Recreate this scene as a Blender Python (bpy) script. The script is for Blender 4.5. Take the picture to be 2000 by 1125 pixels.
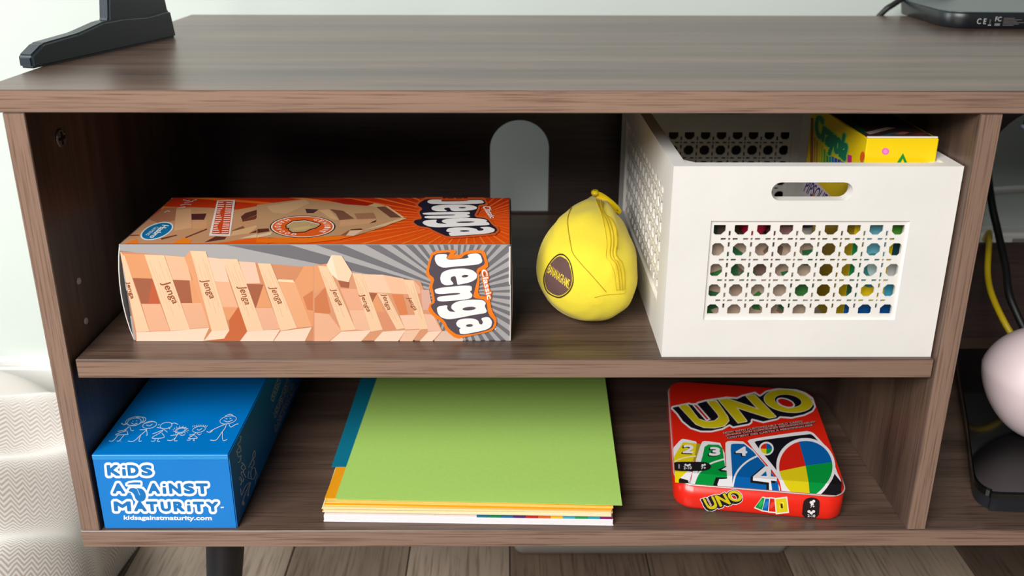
import bpy, bmesh, math, random
import numpy as np
from mathutils import Vector, Matrix
from mathutils.geometry import tessellate_polygon
from mathutils.bvhtree import BVHTree

for o in list(bpy.data.objects):
    bpy.data.objects.remove(o, do_unlink=True)
random.seed(7)
SC = bpy.context.scene
COL = SC.collection

# ------------------------------------------------------------------ camera
FPX, PPY = 1725.067, 412.5          # focal length and principal row, image 2000 x 1125
CP = np.array([0.302055, -0.543384, 0.439743])
PIT, YAW, ROL = 0.3337759, 0.0055773, -0.0023236
def _rot(p, y, r):
    cy, sy, cp, sp = math.cos(y), math.sin(y), math.cos(p), math.sin(p)
    F = np.array([sy*cp, cy*cp, -sp]); rt = np.array([cy, -sy, 0.0]); dn = np.cross(F, rt)
    c, s = math.cos(r), math.sin(r)
    return np.array([c*rt + s*dn, -s*rt + c*dn, F])
CM = _rot(PIT, YAW, ROL)
cam_data = bpy.data.cameras.new('camera')
cam = bpy.data.objects.new('camera', cam_data); COL.objects.link(cam)
cam_data.sensor_width = 36.0
cam_data.lens = 36.0*FPX/2000.0
cam_data.shift_y = (PPY - 562.5)/2000.0
cam_data.clip_start = 0.02
_m = Matrix.Identity(4)
for i in range(3):
    _m[i][0] = CM[0][i]; _m[i][1] = -CM[1][i]; _m[i][2] = -CM[2][i]; _m[i][3] = CP[i]
cam.matrix_world = _m
cam_data.dof.use_dof = True
cam_data.dof.focus_distance = 0.645
cam_data.dof.aperture_fstop = 7.0
SC.camera = cam

# ------------------------------------------------------------------ world, lights, exposure
w = bpy.data.worlds.new('room_ambient'); SC.world = w; w.use_nodes = True
bg = w.node_tree.nodes['Background']
bg.inputs[0].default_value = (0.90, 0.95, 1.0, 1); bg.inputs[1].default_value = 0.08
def area(name, loc, target, sx, sy, power, col):
    l = bpy.data.lights.new(name, 'AREA'); l.shape = 'RECTANGLE'; l.size = sx; l.size_y = sy
    l.energy = power; l.color = col
    o = bpy.data.objects.new(name, l); COL.objects.link(o); o.location = loc
    o.rotation_euler = (Vector(target) - Vector(loc)).to_track_quat('-Z', 'Y').to_euler()
    return o
area('window_daylight_front', (-0.70, -1.78, 1.56), (0.3, 0.05, 0.15), 1.7, 1.0, 92, (1.0, 0.975, 0.94))
area('window_daylight_side', (-1.6, 0.08, 0.75), (-0.1, 0.42, 0.25), 0.5, 1.2, 33, (0.93, 0.97, 1.0))
SC.view_settings.view_transform = 'Standard'
SC.view_settings.look = 'None'
SC.view_settings.gamma = 1.0
SC.view_settings.use_curve_mapping = False
SC.view_settings.exposure = 0.04

# ------------------------------------------------------------------ picture ray helpers (used only to trace printed artwork onto its own face)
def ray(u, v):
    return CM.T @ np.array([(u-1000)/FPX, (v-PPY)/FPX, 1.0])
def on_plane(u, v, P, N):
    d = ray(u, v); return CP + d*(((np.asarray(P)-CP) @ N)/(d @ N))

def lin(c):
    r = []
    for x in c[:3]:
        x = x/255.0
        r.append(x/12.92 if x <= 0.04045 else ((x+0.055)/1.055)**2.4)
    return tuple(r) + (1.0,)

# ------------------------------------------------------------------ materials
MATS = {}
def mat(name, col, rough=0.5, metal=0.0, spec=0.5, coat=0.0, trans=0.0, noise=0.0, nscale=40, bump=0.0, bscale=200, alpha=1.0, sheen=0.0):
    if name in MATS: return MATS[name]
    m = bpy.data.materials.new(name); m.use_nodes = True
    nt = m.node_tree; b = nt.nodes['Principled BSDF']
    c = lin(col)
    b.inputs['Base Color'].default_value = c
    b.inputs['Roughness'].default_value = rough; b.inputs['Metallic'].default_value = metal
    b.inputs['Specular IOR Level'].default_value = spec
    b.inputs['Coat Weight'].default_value = coat
    b.inputs['Transmission Weight'].default_value = trans
    b.inputs['Alpha'].default_value = alpha
    b.inputs['Sheen Weight'].default_value = sheen
    if noise > 0 or bump > 0:
        tc = nt.nodes.new('ShaderNodeTexCoord')
    if noise > 0:
        n = nt.nodes.new('ShaderNodeTexNoise'); n.inputs['Scale'].default_value = nscale; n.inputs['Detail'].default_value = 4
        nt.links.new(tc.outputs['Object'], n.inputs['Vector'])
        r = nt.nodes.new('ShaderNodeValToRGB')
        r.color_ramp.elements[0].color = tuple(x*(1-noise) for x in c[:3])+(1,)
        r.color_ramp.elements[1].color = tuple(min(1, x*(1+noise)) for x in c[:3])+(1,)
        r.color_ramp.elements[0].position = 0.3; r.color_ramp.elements[1].position = 0.7
        nt.links.new(n.outputs['Fac'], r.inputs[0]); nt.links.new(r.outputs[0], b.inputs['Base Color'])
    if bump > 0:
        n2 = nt.nodes.new('ShaderNodeTexNoise'); n2.inputs['Scale'].default_value = bscale; n2.inputs['Detail'].default_value = 3
        nt.links.new(tc.outputs['Object'], n2.inputs['Vector'])
        bp = nt.nodes.new('ShaderNodeBump'); bp.inputs['Strength'].default_value = bump; bp.inputs['Distance'].default_value = 0.001
        nt.links.new(n2.outputs['Fac'], bp.inputs['Height']); nt.links.new(bp.outputs[0], b.inputs['Normal'])
    MATS[name] = m; return m

def wood(name, axis, dark, light, rough=0.32, fine=1.0):
    """long-grain laminate: noise stretched along one axis, with fine dark pores"""
    m = bpy.data.materials.new(name); m.use_nodes = True; nt = m.node_tree; b = nt.nodes['Principled BSDF']
    tc = nt.nodes.new('ShaderNodeTexCoord')
    def stretched(along, across, detail, rough_):
        mp = nt.nodes.new('ShaderNodeMapping')
        sc = [across]*3; sc[axis] = along
        mp.inputs['Scale'].default_value = sc
        nt.links.new(tc.outputs['Object'], mp.inputs['Vector'])
        n = nt.nodes.new('ShaderNodeTexNoise'); n.inputs['Scale'].default_value = 1.0
        n.inputs['Detail'].default_value = detail; n.inputs['Roughness'].default_value = rough_
        nt.links.new(mp.outputs[0], n.inputs['Vector']); return n
    n1 = stretched(2.2, 55*fine, 5, 0.6)
    n2 = stretched(14, 700*fine, 3, 0.6)
    n3 = stretched(0.9, 16*fine, 2, 0.5)
    r1 = nt.nodes.new('ShaderNodeValToRGB'); r1.color_ramp.elements[0].position = 0.32; r1.color_ramp.elements[1].position = 0.68
    r1.color_ramp.elements[0].color = lin(dark); r1.color_ramp.elements[1].color = lin(light)
    add = nt.nodes.new('ShaderNodeMath'); add.operation = 'MULTIPLY_ADD'; add.inputs[1].default_value = 0.55
    nt.links.new(n1.outputs['Fac'], add.inputs[0])
    mul = nt.nodes.new('ShaderNodeMath'); mul.operation = 'MULTIPLY'; mul.inputs[1].default_value = 0.45
    nt.links.new(n3.outputs['Fac'], mul.inputs[0]); nt.links.new(mul.outputs[0], add.inputs[2])
    nt.links.new(add.outputs[0], r1.inputs[0])
    r2 = nt.nodes.new('ShaderNodeValToRGB'); r2.color_ramp.elements[0].position = 0.33; r2.color_ramp.elements[1].position = 0.5
    r2.color_ramp.elements[0].color = (0.55, 0.5, 0.48, 1); r2.color_ramp.elements[1].color = (1, 1, 1, 1)
    nt.links.new(n2.outputs['Fac'], r2.inputs[0])
    mx = nt.nodes.new('ShaderNodeMix'); mx.data_type = 'RGBA'; mx.blend_type = 'MULTIPLY'; mx.inputs[0].default_value = 1.0
    nt.links.new(r1.outputs[0], mx.inputs[6]); nt.links.new(r2.outputs[0], mx.inputs[7])
    nt.links.new(mx.outputs[2], b.inputs['Base Color'])
    b.inputs['Roughness'].default_value = rough; b.inputs['Specular IOR Level'].default_value = 0.5
    bp = nt.nodes.new('ShaderNodeBump'); bp.inputs['Strength'].default_value = 0.12; bp.inputs['Distance'].default_value = 0.0006
    nt.links.new(n2.outputs['Fac'], bp.inputs['Height']); nt.links.new(bp.outputs[0], b.inputs['Normal'])
    MATS[name] = m; return m
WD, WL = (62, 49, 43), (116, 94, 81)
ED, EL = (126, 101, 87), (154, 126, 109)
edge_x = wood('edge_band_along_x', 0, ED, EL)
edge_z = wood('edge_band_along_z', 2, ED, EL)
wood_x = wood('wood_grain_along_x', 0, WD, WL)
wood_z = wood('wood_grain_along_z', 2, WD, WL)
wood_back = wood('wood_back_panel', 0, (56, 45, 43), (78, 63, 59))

def print_mat(name, rough, coat=0.0):
    m = bpy.data.materials.new(name); m.use_nodes = True; nt = m.node_tree; b = nt.nodes['Principled BSDF']
    a = nt.nodes.new('ShaderNodeAttribute'); a.attribute_name = 'ink'
    nt.links.new(a.outputs['Color'], b.inputs['Base Color'])
    b.inputs['Roughness'].default_value = rough; b.inputs['Coat Weight'].default_value = coat
    MATS[name] = m; return m
INK = print_mat('printed_ink_card', 0.42)
INK_TIN = print_mat('printed_ink_tin', 0.28)
INK_CLOTH = print_mat('printed_ink_cloth', 0.8)

# ------------------------------------------------------------------ objects
def tag(o, label=None, cat=None, group=None, kind=None):
    if label: o['label'] = label
    if cat: o['category'] = cat
    if group: o['group'] = group
    if kind: o['kind'] = kind
    return o
def thing(name, label, cat, loc=(0, 0, 0), rotz=0.0, group=None):
    o = bpy.data.objects.new(name, None); COL.objects.link(o); o.empty_display_size = 0.02
    o.location = loc; o.rotation_euler = (0, 0, rotz)
    return tag(o, label, cat, group)
def mesh_obj(name, me, m, parent=None):
    o = bpy.data.objects.new(name, me); COL.objects.link(o)
    if m is not None and not me.materials: me.materials.append(m)
    if parent is not None: o.parent = parent
    return o
def from_bm(name, bm, m, parent=None, smooth=False):
    me = bpy.data.meshes.new(name); bm.normal_update(); bm.to_mesh(me); bm.free()
    if smooth:
        for p in me.polygons: p.use_smooth = True
    return mesh_obj(name, me, m, parent)
def from_pd(name, v, f, m, parent=None, smooth=False):
    me = bpy.data.meshes.new(name); me.from_pydata([tuple(map(float, p)) for p in v], [], [tuple(map(int, q)) for q in f]); me.update()
    if smooth:
        for p in me.polygons: p.use_smooth = True
    return mesh_obj(name, me, m, parent)
def box(name, lo, hi, m, parent=None, bev=0.0, seg=1):
    bm = bmesh.new(); bmesh.ops.create_cube(bm, size=1)
    for v in bm.verts:
        v.co = Vector([lo[i] + (v.co[i]+0.5)*(hi[i]-lo[i]) for i in range(3)])
    if bev: bmesh.ops.bevel(bm, geom=bm.edges[:], offset=bev, segments=seg, affect='EDGES')
    return from_bm(name, bm, m, parent)
def plate_bm(outer, holes, t):
    """flat plate in local xy with real holes, thickness t below z=0"""
    loops = [list(outer)] + [list(h) for h in holes]
    tris = tessellate_polygon([[Vector((p[0], p[1], 0)) for p in l] for l in loops])
    pts = [p for l in loops for p in l]
    n = len(pts); vs = [(p[0], p[1], 0) for p in pts] + [(p[0], p[1], -t) for p in pts]; fs = []
    for a, b, c in tris:
        area2 = (pts[b][0]-pts[a][0])*(pts[c][1]-pts[a][1]) - (pts[b][1]-pts[a][1])*(pts[c][0]-pts[a][0])
        if area2 < 0: b, c = c, b
        fs.append((a, b, c)); fs.append((a+n, c+n, b+n))
    k = 0
    for li, l in enumerate(loops):
        ar = sum(l[i][0]*l[(i+1) % len(l)][1]-l[(i+1) % len(l)][0]*l[i][1] for i in range(len(l)))
        flip = (ar < 0) != (li > 0)
        for i in range(len(l)):
            a, b = k+i, k+(i+1) % len(l)
            fs.append((a, a+n, b+n, b) if not flip else (b, b+n, a+n, a))
        k += len(l)
    return vs, fs
def plate(name, outer, holes, t, M, m, parent=None):
    vs, fs = plate_bm(outer, holes, t)
    vs = [M @ Vector(v) for v in vs]
    return from_pd(name, vs, fs, m, parent)
def frame_mat(O, U, V):
    U = Vector(U).normalized(); V = Vector(V).normalized(); N = U.cross(V)
    M = Matrix.Identity(4)
    for i in range(3):
        M[i][0] = U[i]; M[i][1] = V[i]; M[i][2] = N[i]; M[i][3] = O[i]
    return M
def rrect(x0, y0, x1, y1, r, n=8):
    p = []
    for cx, cy, a0 in ((x1-r, y1-r, 0), (x0+r, y1-r, 90), (x0+r, y0+r, 180), (x1-r, y0+r, 270)):
        for i in range(n+1):
            a = math.radians(a0+90*i/n); p.append((cx+r*math.cos(a), cy+r*math.sin(a)))
    return p
def loft(name, rings, m, parent=None, smooth=True, cap=True):
    n = len(rings[0]); v = [p for r in rings for p in r]; f = []
    for k in range(len(rings)-1):
        for i in range(n):
            f.append((k*n+i, k*n+(i+1) % n, (k+1)*n+(i+1) % n, (k+1)*n+i))
    if cap:
        f.append(tuple(range(n-1, -1, -1))); f.append(tuple((len(rings)-1)*n+i for i in range(n)))
    return from_pd(name, v, f, m, parent, smooth)
def tube(name, pts, r, m, parent=None, n=8):
    """round tube along a smooth polyline"""
    P = [Vector(p) for p in catmull(pts, 6)] if len(pts) > 2 else [Vector(p) for p in pts]
    rings = []; up = Vector((0.13, 0.21, 0.97))
    for i, p in enumerate(P):
        d = (P[min(i+1, len(P)-1)]-P[max(i-1, 0)]).normalized()
        a = d.cross(up)
        if a.length < 1e-4: a = d.cross(Vector((1, 0, 0)))
        a.normalize(); b = a.cross(d)
        rr = r[0]+(r[1]-r[0])*i/(len(P)-1) if isinstance(r, tuple) else r
        rings.append([p + a*math.cos(t)*rr + b*math.sin(t)*rr for t in (2*math.pi*k/n for k in range(n))])
    return loft(name, rings, m, parent)
def catmull(pts, k=6, closed=False):
    P = [np.array(p, float) for p in pts]; out = []; n = len(P)
    for i in range(n if closed else n-1):
        if closed: a, b, c, d = P[i-1], P[i], P[(i+1) % n], P[(i+2) % n]
        else: a, b, c, d = P[max(i-1, 0)], P[i], P[i+1], P[min(i+2, n-1)]
        for j in range(k):
            t = j/k
            out.append(0.5*((2*b)+(c-a)*t+(2*a-5*b+4*c-d)*t*t+(3*b-a-3*c+d)*t**3))
    if not closed: out.append(P[-1])
    return out
def cyl(name, c, r, h, m, parent=None, n=24, bev=0.0, axis=2, r2=None):
    bm = bmesh.new()
    bmesh.ops.create_cone(bm, cap_ends=True, segments=n, radius1=r, radius2=r if r2 is None else r2, depth=h)
    if bev: bmesh.ops.bevel(bm, geom=[e for e in bm.edges if abs(e.verts[0].co.z-e.verts[1].co.z) < 1e-6], offset=bev, segments=2, affect='EDGES')
    for v in bm.verts:
        x, y, z = v.co
        v.co = Vector(c) + (Vector((x, y, z)) if axis == 2 else Vector((z, x, y)) if axis == 0 else Vector((x, -z, y)))
    o = from_bm(name, bm, m, parent)
    for p in o.data.polygons: p.use_smooth = len(p.vertices) == 4
    return o

# ------------------------------------------------------------------ 2-D artwork toolkit
def ell(cx, cy, rx, ry, rot=0, n=40, a0=0, a1=360):
    c, s = math.cos(math.radians(rot)), math.sin(math.radians(rot)); o = []
    full = abs(a1-a0) >= 360
    for i in range(n if full else n+1):
        t = math.radians(a0+(a1-a0)*i/n); x, y = rx*math.cos(t), ry*math.sin(t)
        o.append((cx+x*c-y*s, cy+x*s+y*c))
    return o
def chaikin(p, k=2):
    p = [tuple(q) for q in p]
    for _ in range(k):
        o = []
        for i in range(len(p)):
            a, b = p[i], p[(i+1) % len(p)]
            o.append((a[0]*.8+b[0]*.2, a[1]*.8+b[1]*.2)); o.append((a[0]*.2+b[0]*.8, a[1]*.2+b[1]*.8))
        p = o
    return p
_TXT = {}
def text2d(s, off=0.0):
    """triangulated text, bounding box normalised to 0..1"""
    key = (s, off)
    if key in _TXT: return _TXT[key]
    cu = bpy.data.curves.new('t', 'FONT'); cu.body = s; cu.size = 1; cu.resolution_u = 3; cu.offset = off
    ob = bpy.data.objects.new('t', cu); COL.objects.link(ob)
    me = bpy.data.meshes.new_from_object(ob)
    bm = bmesh.new(); bm.from_mesh(me); bmesh.ops.remove_doubles(bm, verts=bm.verts, dist=1e-5)
    bmesh.ops.triangulate(bm, faces=bm.faces[:]); bm.verts.index_update()
    v = np.array([(q.co.x, q.co.y) for q in bm.verts]); t = [tuple(q.index for q in f.verts) for f in bm.faces]
    bm.free(); bpy.data.objects.remove(ob); bpy.data.curves.remove(cu); bpy.data.meshes.remove(me)
    lo, hi = v.min(0), v.max(0); v = (v-lo)/(hi-lo)
    _TXT[key] = (v, t); return v, t
def quad_map(v, q):
    A, B, C, D = [np.array(p, float) for p in q]; u, w_ = v[:, :1], v[:, 1:]
    return (1-u)*(1-w_)*A + u*(1-w_)*B + u*w_*C + (1-u)*w_*D
def tri_segs(v, t):
    cnt = {}
    for f in t:
        for i in range(3):
            a, b = f[i], f[(i+1) % 3]; k = (min(a, b), max(a, b)); cnt[k] = cnt.get(k, 0)+1
    return np.array([(*v[a], *v[b]) for (a, b), c in cnt.items() if c == 1])
def loop_segs(loops):
    return np.array([(*l[i], *l[(i+1) % len(l)]) for l in loops for i in range(len(l))], float)
def grow(shapes, r, h):
    """union of shapes (segment arrays), offset outward by r; returns closed loops"""
    A = np.vstack(shapes); pad = max(r, 0)+3*h
    x0, y0 = min(A[:, 0].min(), A[:, 2].min())-pad, min(A[:, 1].min(), A[:, 3].min())-pad
    x1, y1 = max(A[:, 0].max(), A[:, 2].max())+pad, max(A[:, 1].max(), A[:, 3].max())+pad
    nx, ny = int((x1-x0)/h)+2, int((y1-y0)/h)+2
    X = x0+h*np.arange(nx); Y = y0+h*np.arange(ny); rm = abs(r)+3*h
    G = np.full((ny, nx), 1e9)
    for S in shapes:
        D = np.full((ny, nx), rm); par = np.zeros((ny, nx), bool)
        for ax, ay, bx, by in S:
            i0, i1 = max(int((min(ax, bx)-rm-x0)/h), 0), min(int((max(ax, bx)+rm-x0)/h)+2, nx)
            j0, j1 = max(int((min(ay, by)-rm-y0)/h), 0), min(int((max(ay, by)+rm-y0)/h)+2, ny)
            gx, gy = X[None, i0:i1], Y[j0:j1, None]
            dx, dy = bx-ax, by-ay; L2 = dx*dx+dy*dy
            t = np.clip(((gx-ax)*dx+(gy-ay)*dy)/max(L2, 1e-12), 0, 1)
            d = np.hypot(gx-ax-t*dx, gy-ay-t*dy)
            D[j0:j1, i0:i1] = np.minimum(D[j0:j1, i0:i1], d)
            if ay != by:
                rows = np.nonzero((Y >= min(ay, by)) & (Y < max(ay, by)))[0]
                for j in rows:
                    xi = ax+(Y[j]-ay)/dy*dx; par[j, X < xi] ^= True
        G = np.minimum(G, np.where(par, -D, D))
    G = G-r; G[np.abs(G) < 1e-7] = 1e-7
    ins = G < 0; seg = {}
    code = ins[:-1, :-1]*1+ins[:-1, 1:]*2+ins[1:, 1:]*4+ins[1:, :-1]*8
    T = {1: [(3, 0)], 2: [(0, 1)], 3: [(3, 1)], 4: [(1, 2)], 5: [(3, 0), (1, 2)], 6: [(0, 2)], 7: [(3, 2)], 8: [(2, 3)], 9: [(2, 0)], 10: [(0, 1), (2, 3)], 11: [(2, 1)], 12: [(1, 3)], 13: [(1, 0)], 14: [(0, 3)]}
    for j, i in zip(*np.nonzero((code > 0) & (code < 15))):
        ed = {0: (0, j, i), 2: (0, j+1, i), 3: (1, j, i), 1: (1, j, i+1)}
        for a, b in T[int(code[j, i])]: seg[ed[a]] = ed[b]
    def pt(e):
        k, j, i = e
        if k == 0: t = G[j, i]/(G[j, i]-G[j, i+1]); return (X[i]+h*t, Y[j])
        t = G[j, i]/(G[j, i]-G[j+1, i]); return (X[i], Y[j]+h*t)
    loops = []
    while seg:
        s = next(iter(seg)); l = []; c = s
        while c in seg:
            n_ = seg.pop(c); l.append(pt(c)); c = n_
        if len(l) > 6:
            o = [l[0]]                       # drop nearly collinear points
            for k in range(1, len(l)):
                a, b, cc = o[-1], l[k], l[(k+1) % len(l)]
                if abs((b[0]-a[0])*(cc[1]-a[1])-(b[1]-a[1])*(cc[0]-a[0])) > 0.06*h*math.hypot(cc[0]-a[0], cc[1]-a[1]): o.append(b)
            if len(o) > 3: loops.append(o)
    return loops
def _inside(p, l):
    c = False
    for i in range(len(l)):
        (ax, ay), (bx, by) = l[i], l[i-1]
        if (ay > p[1]) != (by > p[1]) and p[0] < (bx-ax)*(p[1]-ay)/(by-ay)+ax: c = not c
    return c
def fill(loops):
    """list of closed loops (even-odd) -> verts, triangles"""
    depth = [sum(_inside(l[0], k) for k in loops if k is not l) for l in loops]
    V, T = [], []
    for i, l in enumerate(loops):
        if depth[i] % 2: continue
        grp = [l] + [k for j, k in enumerate(loops) if depth[j] == depth[i]+1 and _inside(k[0], l)]
        base = len(V); fl = [p for g in grp for p in g]
        for t in tessellate_polygon([[Vector((p[0], p[1], 0)) for p in g] for g in grp]): T.append(tuple(base+q for q in t))
        V += fl
    return np.array(V, float), T
def clip_poly(p, rect):
    x0, y0, x1, y1 = rect
    for ax, lim, sg in ((0, x0, 1), (0, x1, -1), (1, y0, 1), (1, y1, -1)):
        o = []
        for i in range(len(p)):
            a, b = p[i-1], p[i]; da, db = (a[ax]-lim)*sg, (b[ax]-lim)*sg
            if (da >= 0) != (db >= 0):
                t = da/(da-db); o.append((a[0]+(b[0]-a[0])*t, a[1]+(b[1]-a[1])*t))
            if db >= 0: o.append(tuple(b))
        p = o
        if not p: return []
    return p
def homography(src, dst):
    A, b = [], []
    for (x, y), (u, v) in zip(src, dst):
        A.append([x, y, 1, 0, 0, 0, -u*x, -u*y]); b.append(u); A.append([0, 0, 0, x, y, 1, -v*x, -v*y]); b.append(v)
    h = np.linalg.solve(np.array(A, float), np.array(b, float)); return np.append(h, 1).reshape(3, 3)
class Art:
    """flat print on one face. O,U,V: face frame in the thing's local space; w,h: face size in metres.
    Coordinates given to it are those of the traced photograph crop (ox,oy,scale), turned into face metres."""
    STEP = 5e-6
    def __init__(s, O, U, V, size, corners=None, world=None):
        s.O, s.U, s.V = Vector(O), Vector(U).normalized(), Vector(V).normalized(); s.N = s.U.cross(s.V)
        s.w, s.h = size; s.v, s.f, s.c = [], [], []; s.lay = 8; s.crop(0, 0, 1); s.bend = None; s.clip = True
        if corners: s.H = homography(corners, [(0, 0), (s.w, 0), (s.w, s.h), (0, s.h)])
        else: s.H = None; s.W = world or Matrix.Identity(4)
    def crop(s, ox, oy, sc): s.ox, s.oy, s.sc = ox, oy, sc; return s
    def loc(s, P):
        P = np.asarray(P, float)/s.sc + np.array([s.ox, s.oy])
        if s.H is not None:
            q = np.c_[P, np.ones(len(P))] @ s.H.T; return q[:, :2]/q[:, 2:]
        O = s.W @ s.O; U = s.W.to_3x3() @ s.U; V = s.W.to_3x3() @ s.V; N = np.array(U.cross(V)); O = np.array(O); out = []
        for p in P:
            q = on_plane(p[0], p[1], O, N)-O; out.append((q @ np.array(U), q @ np.array(V)))
        return np.array(out)
    def _add(s, L, tris, cols):
        s.lay += 1; z = s.lay*s.STEP; e = 1e-5
        rect = (e, e, s.w-e, s.h-e)
        for t in tris:
            p = [tuple(L[i]) for i in t]
            if s.clip and not all(rect[0] <= x <= rect[2] and rect[1] <= y <= rect[3] for x, y in p): p = clip_poly(p, rect)
            if len(p) < 3: continue
            parts = [p]
            if s.bend:
                b0 = s.bend[0]; parts = [clip_poly(p, (-9, b0, 9, 9)), clip_poly(p, (-9, -9, 9, b0))]
            for k, q in enumerate(parts):
                if len(q) < 3: continue
                b = len(s.v)
                for x, y in q: s.v.append(s.place(x, y, z))
                s.f.append(tuple(range(b, b+len(q))))
                s.c += [cols if isinstance(cols, tuple) else cols(x, y) for x, y in q]
    def place(s, x, y, z):
        if s.bend and y < s.bend[0]-1e-9:
            b0, tn = s.bend; return s.O+s.U*x+s.V*y+s.N*(z-(b0-y)*tn)
        return s.O+s.U*x+s.V*y+s.N*z
    def loops(s, loops, col):
        V, T = fill([[tuple(p) for p in l] for l in loops])
        if len(V): s._add(s.loc(V), T, lin(col) if isinstance(col[0], (int, float)) else col)
    def poly(s, p, col): s.loops([p], col)
    def polys(s, ps, col):
        for p in ps: s.poly(p, col)
    def text(s, t, q, col, off=0.0):
        v, tr = text2d(t, off); s._add(s.loc(quad_map(v, q)), tr, lin(col))
    def stroke(s, pts, w_, col, smooth=False, closed=False):
        P = [np.array(p, float) for p in (catmull(pts, 5, closed) if smooth else pts)]
        if closed: P.append(P[0])
        V = []; T = []
        for i, p in enumerate(P):
            if closed: d = P[1]-P[-2] if i in (0, len(P)-1) else P[i+1]-P[i-1]
            else: d = P[min(i+1, len(P)-1)]-P[max(i-1, 0)]
            n = np.array([-d[1], d[0]])/max(np.hypot(*d), 1e-9)*w_/2
            V += [p+n, p-n]
            if i: k = 2*i; T += [(k-2, k-1, k+1), (k-2, k+1, k)]
        s._add(s.loc(np.array(V)), T, lin(col))
    def rect_local(s, x0, y0, x1, y1, col):
        s._add(np.array([(x0, y0), (x1, y0), (x1, y1), (x0, y1)]), [(0, 1, 2, 3)], lin(col) if isinstance(col, tuple) and len(col) == 3 else col)
    def build(s, name, parent, m=None):
        me = bpy.data.meshes.new(name)
        fs = []
        for f in s.f:                        # keep every face looking outward
            a, b, c = (Vector(s.v[i]) for i in f[:3]); nn = (b-a).cross(c-a)
            fs.append(f if nn.dot(s.N) >= 0 else f[::-1])
        me.from_pydata([tuple(p) for p in s.v], [], fs)
        at = me.attributes.new('ink', 'FLOAT_COLOR', 'POINT')
        at.data.foreach_set('color', np.array(s.c, dtype=np.float32).ravel())
        me.update(); s.v, s.f, s.c = [], [], []
        return mesh_obj(name, me, m or INK, parent)

# ================================================================== the setting
FZ = -0.20                                   # floor height; z=0 is the top of the cabinet's bottom board
WALL_Y = 0.46
m_wall = mat('wall_paint', (197, 205, 199), 0.7, noise=0.02, nscale=6, bump=0.05, bscale=350)
m_trim = mat('white_trim', (236, 236, 232), 0.45)
tag(box('wall_back', (-2.2, WALL_Y, FZ), (2.4, WALL_Y+0.1, 1.6), m_wall), kind='structure')
bb = thing('baseboard_back', 'white painted baseboard along the pale wall', 'baseboard', (0, 0, 0)); bb['kind'] = 'structure'
box('board', (-2.2, WALL_Y-0.012, FZ), (2.4, WALL_Y, FZ+0.085), m_trim, bb, 0.001)
box('cap_moulding', (-2.2, WALL_Y-0.008, FZ+0.085), (2.4, WALL_Y, FZ+0.097), m_trim, bb, 0.002)

fl = thing('floor', 'grey brown wood-look plank floor', 'floor', (0, 0, FZ)); fl['kind'] = 'structure'
box('subfloor', (-2.2, -1.6, -0.02), (2.4, WALL_Y, -0.0025), mat('subfloor_dark', (40, 34, 30), 0.8), fl)
tones = [((66, 54, 46), (104, 86, 73)), ((122, 106, 91), (168, 150, 132)), ((100, 85, 71), (144, 124, 106)), ((84, 69, 58), (126, 105, 88))]
plank_m = [wood('floor_plank_tone_%s' % k, 1, a, b, 0.38, 0.45) for k, (a, b) in zip(('dark', 'pale', 'mid', 'brown'), tones)]
edges = [-0.62, -0.47, -0.32, -0.235, -0.085, 0.078, 0.20, 0.305, 0.447, 0.592, 0.776, 0.93, 1.08, 1.23, 1.38]
tone_i = [2, 1, 2, 0, 1, 2, 1, 3, 3, 1, 0, 2, 1, 3]
for k in range(len(edges)-1):
    x0, x1 = edges[k], edges[k+1]; cut = [-1.2, -0.35+0.17*(k % 4), WALL_Y-0.013]
    for j in range(2):
        o = box('plank', (x0+0.0006, cut[j]+0.0006, -0.003), (x1-0.0006, cut[j+1]-0.0006, 0.0), plank_m[tone_i[(k+2*(1-j)) % len(tone_i)]], fl, 0.0006)

# ================================================================== the cabinet
BW, Z1, Z2 = 0.60, 0.12715, 0.31621         # bay width, underside of shelf, underside of top
T = 0.0145; ZS = Z1+0.0146; ZT = Z2+0.0145
D, DT = 0.305, 0.398                         # back panel, back edge of top
XR = 1.24
cab = thing('tv_cabinet', 'brown wood-grain open media cabinet holding games and supplies', 'cabinet', (0, 0, FZ))
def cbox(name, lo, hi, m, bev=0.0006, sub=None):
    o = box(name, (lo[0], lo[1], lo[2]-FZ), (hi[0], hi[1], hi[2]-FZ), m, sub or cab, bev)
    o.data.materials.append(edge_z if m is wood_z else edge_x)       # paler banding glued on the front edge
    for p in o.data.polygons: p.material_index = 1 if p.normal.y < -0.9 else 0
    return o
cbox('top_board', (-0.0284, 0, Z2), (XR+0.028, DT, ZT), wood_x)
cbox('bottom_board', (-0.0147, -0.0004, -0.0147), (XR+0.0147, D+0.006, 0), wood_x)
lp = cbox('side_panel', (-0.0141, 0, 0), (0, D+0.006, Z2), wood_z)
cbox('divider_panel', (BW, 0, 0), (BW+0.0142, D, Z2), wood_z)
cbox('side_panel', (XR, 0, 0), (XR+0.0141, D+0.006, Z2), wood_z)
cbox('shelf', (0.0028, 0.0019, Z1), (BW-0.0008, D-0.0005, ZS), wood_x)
def arch(x0, x1, zb, zt, n=20):
    r = (x1-x0)/2; cx = (x0+x1)/2
    return [(x0, zb)] + [(cx-r*math.cos(math.pi*i/n), zt-r+r*math.sin(math.pi*i/n)) for i in range(n+1)] + [(x1, zb)]
Mb = frame_mat((0, D, -FZ), (1, 0, 0), (0, 0, 1))
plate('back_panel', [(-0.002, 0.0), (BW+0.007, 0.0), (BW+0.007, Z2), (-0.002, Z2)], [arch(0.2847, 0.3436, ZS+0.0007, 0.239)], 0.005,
      Matrix.Translation((0, 0.005, 0)) @ Mb @ Matrix.Identity(4), wood_back, cab)
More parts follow.
